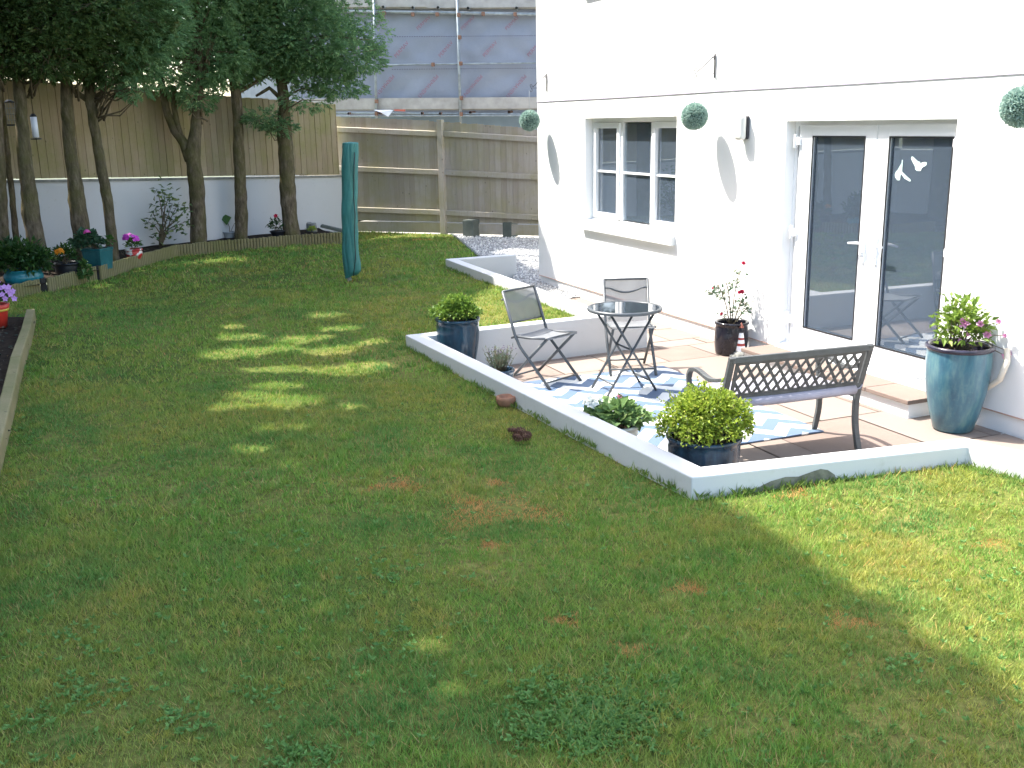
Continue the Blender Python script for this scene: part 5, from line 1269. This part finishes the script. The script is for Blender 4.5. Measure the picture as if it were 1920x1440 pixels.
SP = np.array(SP); LL = npr.uniform(.012, .026, len(SP)); np_mesh('shoot_leaves', leaves(SP, np.array(SD_), LL, LL*.8), 4, gold, root, np.tile(npr.random(len(SP)), 2)); m.build('shoots', MAT['twig'], root)
m = MB()
for k in range(60): e = CC[npr.integers(len(CC))]; s_ = np.array([npr.uniform(-.1, .1), npr.uniform(-.1, .1), tz-.03]); m.tube([s_, (s_+e)/2+np.array([0, 0, .03]), e], [.004, .003, .0015], 5)
m.build('stems', MAT['twig'], root)
# 5 black pot with red rose
l = np.array([2.02, 9.93, 0]); tz = .30; cc = G(1372, 607, tz); root = pot('potted_plant', 'black glazed pot with a tall red rose against the house wall', 'potted plant', (cc[0], cc[1], .002), vase(.15, .155, tz, .012, .55, .014), MAT['glaze_black'], tz-.03, .14)
pc = cc
def rel(x, y, dy=0): p = atY(x, y, pc[1]+dy); return np.array([p[0]-pc[0], p[1]-pc[1], p[2]])
m = MB(); stems = [[(1372, 607), (1376, 560), (1384, 520), (1394, 497)], [(1368, 608), (1362, 575), (1352, 545), (1345, 535)], [(1370, 608), (1368, 560), (1362, 530)], [(1375, 607), (1384, 580), (1392, 560), (1396, 552)], [(1368, 608), (1358, 595), (1350, 590)], [(1376, 607), (1390, 590), (1402, 575)]]
C = []; D = []
q = random.Random(12)
for st in stems:
    P = [rel(x, y, q.uniform(-.05, .05)) for x, y in st]; m.tube(P, [.006-.001*i for i in range(len(P))], 6)
m.build('stems', MAT['twig'], root)
for x, y, rr, n_ in ((1345, 545, 16, 55), (1358, 552, 12, 35), (1372, 533, 12, 30), (1357, 562, 8, 14), (1384, 510, 9, 14), (1399, 515, 6, 6), (1385, 540, 8, 12), (1372, 582, 10, 22), (1390, 568, 12, 40), (1400, 575, 12, 34), (1356, 590, 8, 16), (1386, 590, 10, 22), (1333, 550, 6, 8)):
    for _ in range(n_): C.append(rel(x+q.gauss(0, rr*.55), y+q.gauss(0, rr*.5), q.gauss(0, .05))); D.append([q.gauss(0, 1), q.gauss(0, 1), q.gauss(.2, .6)])
C = np.array(C); D = np.array(D); L = npr.uniform(.025, .05, len(C)); np_mesh('foliage', leaves(C, D, L, L*.62, up=np.array([0, 0, 1.0]), curl=.1), 4, M_leaf('rose_leaf', (.035, .075, .04), (.09, .15, .08), (.22, .16, .10), .25, .45, 9), root, np.tile(npr.random(len(C)), 2))
m = MB()
for x, y, rr in ((1394, 494, .028), (1391, 548, .032), (1386, 549, .024), (1353, 589, .02), (1336, 541, .016)): flower(m, rel(x, y, -.03), rr, 'rose', (.0, -.6, .6)); flower(m, rel(x, y, -.03), rr*.8, 'rose', (.2, -.3, .8))
m.build('flowers', M_petal('red_petal', (.5, .02, .07)), root)
# lighthouse ornament
cc = G(1388, 669, 0); root = thing('lighthouse_ornament', 'small red and white lighthouse ornament on dark rocks in front of the rose pot', 'ornament', (cc[0], cc[1], .002)); k_ = 1/FL*math.hypot(cc[1], 2.2); 
m = MB(); m.lathe([(0, 0), (.075, 0), (.085, .02), (.07, .045), (.05, .06), (0, .06)], n=14, wob=.12); 
q = random.Random(2)
for i in range(12): a = i*.52; m.lathe([(0, 0), (.02, .0), (.022, .015), (.0, .03)], (.085*math.cos(a), .085*math.sin(a), 0), 6, smooth=False)
m.build('rock_base', MAT['stonegrey'], root)
stripe = [('white', .06, .11), ('red', .11, .135), ('white', .135, .17), ('red', .17, .19), ('white', .19, .24)]
def rz_(z): return .048-.026*(z-.06)/.18
for i, (c_, z0_, z1_) in enumerate(stripe):
    m = MB(); m.lathe([(rz_(z0_)*1.0, z0_), (rz_(z1_), z1_)], n=20); m.build('tower_band', MAT['upvc'] if c_ == 'white' else M_basic('red_paint', (.35, .05, .04), .5), root)
m = MB(); m.lathe([(.030, .24), (.032, .245), (.032, .25), (.02, .25)], n=16)
for i in range(8): a = i*.785; m.tube([(.029*math.cos(a), .029*math.sin(a), .25), (.029*math.cos(a), .029*math.sin(a), .275)], .002, 4)
m.lathe([(.017, .25), (.017, .29), (0, .29)], n=12); m.build('lantern_room', MAT['blackiron'], root)
m = MB(); m.lathe([(.026, .288), (.012, .315), (.005, .335), (0, .34)], n=14); m.build('cap', M_basic('brown_cap', (.25, .08, .05), .6), root)
# 6 tall blue pot with pink rose
tz = .62; bc_ = G(1812, 808, 0); cc = G(1826, 690, tz); p6 = np.array([3.245, 7.27, 0.002]); root = pot('potted_plant', 'tall blue glazed pot with a pink rose bush right of the patio doors', 'potted plant', p6, [(0, 0), (.125, 0), (.14, .012), (.178, .15), (.205, .28), (.221, .40), (.226, .50), (.221, .606)], MAT['glaze_blue'], tz-.03-.02, .195)
m = MB(); m.lathe([(.221, .604), (.233, .612), (.236, .628), (.226, .642), (.208, .638), (.2, .6), (.2, .5)], n=48); m.build('rim', MAT['glaze_blue_rim'], root)
pc = np.array([p6[0], p6[1], 0])
rose2 = M_leaf('pink_rose_leaf', (.07, .13, .02), (.2, .3, .05), (.38, .42, .10), .35, .45, 9)
C = bush(root, 'foliage', (.0, 0, tz+.14), (.20, .18, .22), 620, .055, rose2, 26, -.5, base=(0, 0, tz-.04), shell=.25, wd=.58)
m = MB(); mm = MB(); q = random.Random(5)
tips = [(1807, 606), (1838, 608), (1872, 604), (1851, 628), (1815, 628), (1838, 673), (1886, 668), (1894, 660), (1884, 630), (1800, 640)]
for x, y in tips:
    e = rel(x, y, -.08); mm.tube([(0, 0, tz-.03), e*.5+np.array([0, 0, tz*.5+.05]), e], [.005, .004, .003], 5)
mm.build('stems', MAT['twig'], root)
for (x, y), rr in zip(tips, (.048, .03, .026, .034, .02, .034, .034, .03, .02, .02)): e = rel(x, y, -.10); flower(m, e, rr, 'rose', (-.2, -.7, .5)); flower(m, e, rr*.7, 'rose', (.2, -.6, .7))
m.build('flowers', M_petal('pink_rose_petal', (.66, .22, .42), (.8, .4, .58)), root)
# small bowl and cones on the lawn
cc = G(949, 757, LZ); root = thing('terracotta_bowl', 'small brown terracotta bowl on the grass beside the left patio wall', 'bowl', (cc[0], cc[1], LZ-.012)); m = MB(); m.lathe([(0, 0), (.055, 0), (.07, .02), (.075, .05), (.07, .07), (.055, .068), (.05, .05), (0, .045)], n=28); m.build('bowl_body', MAT['terracotta'], root)
q = random.Random(9)
for k, (x, y) in enumerate(((963, 812), (976, 815), (987, 823), (971, 824))):
    cc = G(x, y, LZ); m = MB(); rzz = q.uniform(0, 6.28)
    for j in range(46):
        t_ = j/46; a = j*2.4; r_ = .026*math.sin(math.pi*(.15+.8*t_)); z = (t_-.5)*.075; cpt = np.array([z, r_*math.cos(a), r_*math.sin(a)+.026]); o_ = np.array([.006, math.cos(a)*.012, math.sin(a)*.012]); s_ = np.array([0, -math.sin(a), math.cos(a)])*.010
        m.add([cpt*.9+np.array([0, 0, .002]), cpt+s_, cpt+o_, cpt-s_], [(0, 1, 2, 3)])
    m.tube([(-.036, 0, .026), (0, 0, .026), (.036, 0, .026)], [.01, .018, .006], 8)
    o = m.build('pine_cone', MAT['cone']); o.location = (cc[0], cc[1], LZ-.005); o.rotation_euler = (0, 0, rzz)
    tag(o, ['leftmost', 'upper middle', 'rightmost', 'lower middle'][k]+' brown cone of the small heap lying on the lawn', 'pine cone', 'heap of brown cones on the lawn')

# ---- pots in the tree bed
def atz(x, y, z): return G(x, y, z)
BZ = .36
# turquoise bowl
def PL(x, y, Y, z): p = atY(x, y, Y); return np.array([p[0], p[1], z])
tz = .27; cc = PL(42, 500, 13.15, .355); Yp = cc[1]; R = 35/FL*Yp; root = pot('potted_plant', 'wide turquoise glazed bowl with a dark leafy shrub in the tree bed', 'potted plant', (cc[0], cc[1], cc[2]), [(0, 0), (R*.72, 0), (R*.93, .03), (R*1.0, .08), (R*.98, .12), (R*.88, .158), (R*.96, .178), (R*.96, .19), (R*.86, .185), (R*.8, .15)], MAT['glaze_turq'], .16, R*.82)
bush(root, 'foliage', (-.04, 0, .32), (.40, .30, .24), 1500, .07, dkgreen, 25, -.6, base=(0, 0, .15), shell=.3)
bush(root, 'side_leaves', (.22, -.05, .30), (.17, .15, .15), 330, .07, dkgreen, 8, -.8, base=(0, 0, .15), shell=.3)
# black pot, orange flower
cc = PL(126, 487, 13.75, .355); root = pot('potted_plant', 'black pot with a single orange flower between the turquoise bowl and the teal square pot', 'potted plant', tuple(cc), vase(.14, .165, .165, .01), MAT['blackpot'], .145, .145)
bush(root, 'foliage', (-.03, 0, .26), (.16, .14, .15), 420, .05, dkgreen, 12, -.3, base=(0, 0, .14))
m = MB(); cluster(m, (-.05, -.1, .33), .05, 14, .04, 'rose', 1, 8); m.build('flowers', M_petal('orange_petal', (.75, .3, .02)), root)
bush(root, 'trailing_leaves', (.22, -.02, .08), (.08, .06, .12), 90, .07, green, 0, -1, wd=.9)
# teal square pot with geranium
cc = PL(181, 457, 14.4, .36); root = pot('potted_plant', 'tall teal square pot with pink geranium in front of the leaning trunk', 'potted plant', tuple(cc), [(0, 0), (.175, 0), (.205, .26), (.215, .265), (.215, .30), (.19, .30), (.18, .25)], MAT['glaze_teal'], .27, .18, square=True, rz=math.radians(30))
bush(root, 'foliage', (-.12, 0, .38), (.2, .16, .15), 330, .075, M_leaf('geranium_leaf', (.02, .06, .03), (.06, .13, .07), (.11, .19, .10), .25, .5, 9), 14, -.4, base=(0, 0, .26), wd=.95)
bush(root, 'cutting_leaves', (.17, -.05, .38), (.06, .05, .06), 24, .07, green, 6, -.4, base=(.1, 0, .26), wd=.9)
m = MB(); cluster(m, (-.12, -.1, .52), .05, 26, .022, 'single', 1, 9); m.build('flowers', M_petal('magenta_petal', (.65, .08, .32)), root)
# red floral pot
def M_floral():
    t = NT('floral_pot'); co = t.coord(); v = t.n('TexVoronoi'); v.inputs['Scale'].default_value = 11; t.l(co, v.inputs['Vector']); t.col(t.ramp(v.outputs['Distance'], [(.62, (.5, .03, .03)), (.72, (.7, .66, .6))])); t.rough(.35); return t.m
cc = PL(250, 461, 15.4, .36); root = pot('potted_plant', 'small red and white patterned pot with purple petunias', 'potted plant', tuple(cc), vase(.075, .115, .14, .02), M_floral(), .14, .10)
bush(root, 'foliage', (0, 0, .22), (.11, .1, .09), 160, .05, green, 8, -.3)
m = MB(); cluster(m, (-.02, -.02, .29), .13, 34, .038, 'single', .8, 3); m.build('flowers', M_petal('purple_petal', (.52, .05, .42)), root)
# sapling
cc = G(300, 466, BZ); pc = cc; root = thing('sapling', 'leafy camellia sapling standing against the white wall left of the forked tree', 'shrub', cc)
def rel3(x, y, dy=0): p = atY(x, y, pc[1]+dy); return p-np.array(pc)
m = MB(); C = []; D = []; q = random.Random(21)
tips = [(296, 355), (318, 362), (336, 378), (345, 395), (300, 380), (285, 395), (278, 415), (312, 400), (328, 410), (338, 425), (300, 420), (318, 432), (290, 438), (350, 415), (322, 385), (308, 368)]
for x, y in tips:
    e = rel3(x, y, q.uniform(-.15, .15)); b0_ = rel3(302+q.uniform(-5, 10), 440, 0); m.tube([(0, 0, 0), b0_, (b0_+e)/2+np.array([q.uniform(-.05, .05), 0, .02]), e], [.016, .011, .007, .003], 6)
    for _ in range(15): C.append(e+np.array([q.gauss(0, .06), q.gauss(0, .06), q.gauss(-.02, .07)])); D.append([q.gauss(0, 1), q.gauss(0, 1), q.gauss(.1, .5)])
m.build('stems', MAT['twig'], root); C = np.array(C); D = np.array(D); L = npr.uniform(.065, .11, len(C)); np_mesh('foliage', leaves(C, D, L, L*.62, up=np.array([0, 0, 1.0])), 4, M_leaf('camellia_leaf', (.045, .09, .03), (.12, .18, .06), (.24, .26, .09), .2, .4, 9), root, np.tile(npr.random(len(C)), 2))
# small pot with one big leaf
cc = G(430, 437, BZ+.10); pc = np.array([cc[0], cc[1], BZ]); root = pot('potted_plant', 'small grey pot with one big round leaf beside the straight trunk', 'potted plant', pc, vase(.075, .10, .10, 0), MAT['greypot'], .08, .09)
m = MB(); e = rel3(424, 413, 0); m.tube([(0, 0, .08), e*.5+np.array([.03, 0, .05]), e], .005, 6); e2 = rel3(440, 418, 0); m.tube([(0, 0, .08), e2], .004, 6); m.build('stems', MAT['twig'], root)
V = leaves(np.array([e+np.array([0, 0, .1])]), np.array([[0.1, -.3, -1.0]]), [.19], [.19], fold=.05, up=np.array([0, -1.0, 0])); V2 = leaves(np.array([e2]), np.array([[0.6, -.1, -.6]]), [.07], [.03]); np_mesh('leaf_blade', np.concatenate([V, V2]), 4, green, root, npr.random(4))
# white saucer
cc = G(379, 455, BZ+.03); m = MB(); m.lathe([(0, 0), (.09, 0), (.11, .045), (.10, .05), (.085, .015), (0, .012)], n=24); o = m.build('saucer', MAT['upvc']); o.location = (cc[0], cc[1]-.15, BZ+.012); tag(o, 'white plastic saucer at the foot of the forked tree', 'saucer')
# dark pot with red flower near last tree
cc = G(520, 434, BZ+.12); pc = np.array([cc[0], cc[1], BZ]); root = pot('potted_plant', 'low dark pot with one red flower at the foot of the rightmost tree', 'potted plant', pc, vase(.08, .12, .11, 0), MAT['blackpot'], .09, .10)
bush(root, 'foliage', (-.02, 0, .2), (.13, .1, .14), 170, .05, dkgreen, 10, -.3, base=(0, 0, .1))
m = MB(); flower(m, rel3(517, 405, -.08), .045, 'rose', (0, -.7, .5)); m.build('flowers', M_petal('crimson_petal', (.5, .02, .06)), root)
m = MB(); m.tube([(0, 0, .1), rel3(517, 407, -.07)], .004, 5); m.build('flower_stem', MAT['twig'], root)
# broken grey pots with moss by the fence
for k, (x, y, lb) in enumerate(((580, 436, 'mossy grey stone pot by the fence corner, left of a pair'), (590, 437, 'plain grey stone pot by the fence corner, right of a pair'))):
    cc = G(x, y, LZ+.1); m = MB(); m.lathe([(0, 0), (.055, 0), (.065, .19), (.06, .2), (.0, .19)], n=14, wob=.05); o = m.build('stone_pot', MAT['stonegrey']); o.location = (cc[0], cc[1], LZ+.08); o.rotation_euler = (.1, .12*(-1)**k, 0); tag(o, lb, 'pot', 'grey stone pots by the fence corner')
cc = G(585, 427, LZ+.3); root = thing('moss_clump', 'yellow green sedum clump growing on the grey stone pots', 'plant', (cc[0], cc[1], LZ+.27)); bush(root, 'foliage', (0, 0, 0), (.08, .07, .05), 160, .03, gold, 0, -.3)
m = MB(); cc = G(620, 436, LZ+.1); m.bar((-.22, 0, .17), (.2, 0, .06), .16, .05); o = m.build('timber_offcut', MAT['boxgrey'], None, .006); o.location = (cc[0], cc[1]+.3, LZ+.03); tag(o, 'dark slanting board leaning behind the green dryer cover', 'board')
# red pot with yellow band at left
cc = G(-6, 612, .31); root = pot('potted_plant', 'red pot with yellow band and mauve petunias at the left edge of the black bed', 'potted plant', (cc[0], cc[1], .30), [(0, 0), (.10, 0), (.125, .17)], MAT['red_glaze'], .21, .12)
m = MB(); m.lathe([(.125, .17), (.138, .175), (.14, .195), (.127, .195)], n=40); label_part(m.build('band', MAT['yellow_glaze'], root), 'yellow band below the rim')
m = MB(); m.lathe([(.139, .196), (.147, .24), (.14, .243), (.128, .235), (.12, .2)], n=40); m.build('rim', MAT['red_glaze'], root)
bush(root, 'foliage', (-.02, 0, .30), (.15, .14, .12), 260, .05, dkgreen, 8, -.3)
pc = np.array([cc[0], cc[1], .30]); m = MB(); q = random.Random(31)
for x, y in ((8, 538), (14, 545), (20, 552), (27, 560), (4, 552), (0, 540), (16, 538), (24, 546), (-5, 530), (10, 560)): flower(m, rel3(x, y, -.12+q.uniform(-.03, .03)), .034, 'single', (.3, -.9, .4))
m.build('flowers', M_petal('mauve_petal', (.5, .22, .6), (.62, .35, .7)), root)
# mossy weed leaves in black bed
def bedlitter():
    N = 900; X = npr.uniform(-9, -2.5, N*6); Y = npr.uniform(4, 16.5, N*6); k = (in_poly(X, Y, bed2) | in_poly(X, Y, bed_poly)) & (np.abs(X) < .56*Y+.3); X = X[k][:N]; Y = Y[k][:N]
    Z = np.where(in_poly(X, Y, bed2), .315, .39); C = np.stack([X, Y, Z], 1); D = rdir(len(C), -.1, .6); L = npr.uniform(.02, .06, len(C))
    tag(np_mesh('bed_litter', leaves(C, D, L, L*.4), 4, M_leaf('litter_leaf', (.03, .06, .05), (.10, .08, .05), (.22, .18, .12), .1), tint=np.tile(npr.random(len(C)), 2)), 'fallen leaves and twigs scattered over the dark beds', 'leaf litter', kind='stuff')
bedlitter()
print('objects', len(bpy.data.objects), 'polys', sum(len(o.data.polygons) for o in bpy.data.objects if o.type == 'MESH'))
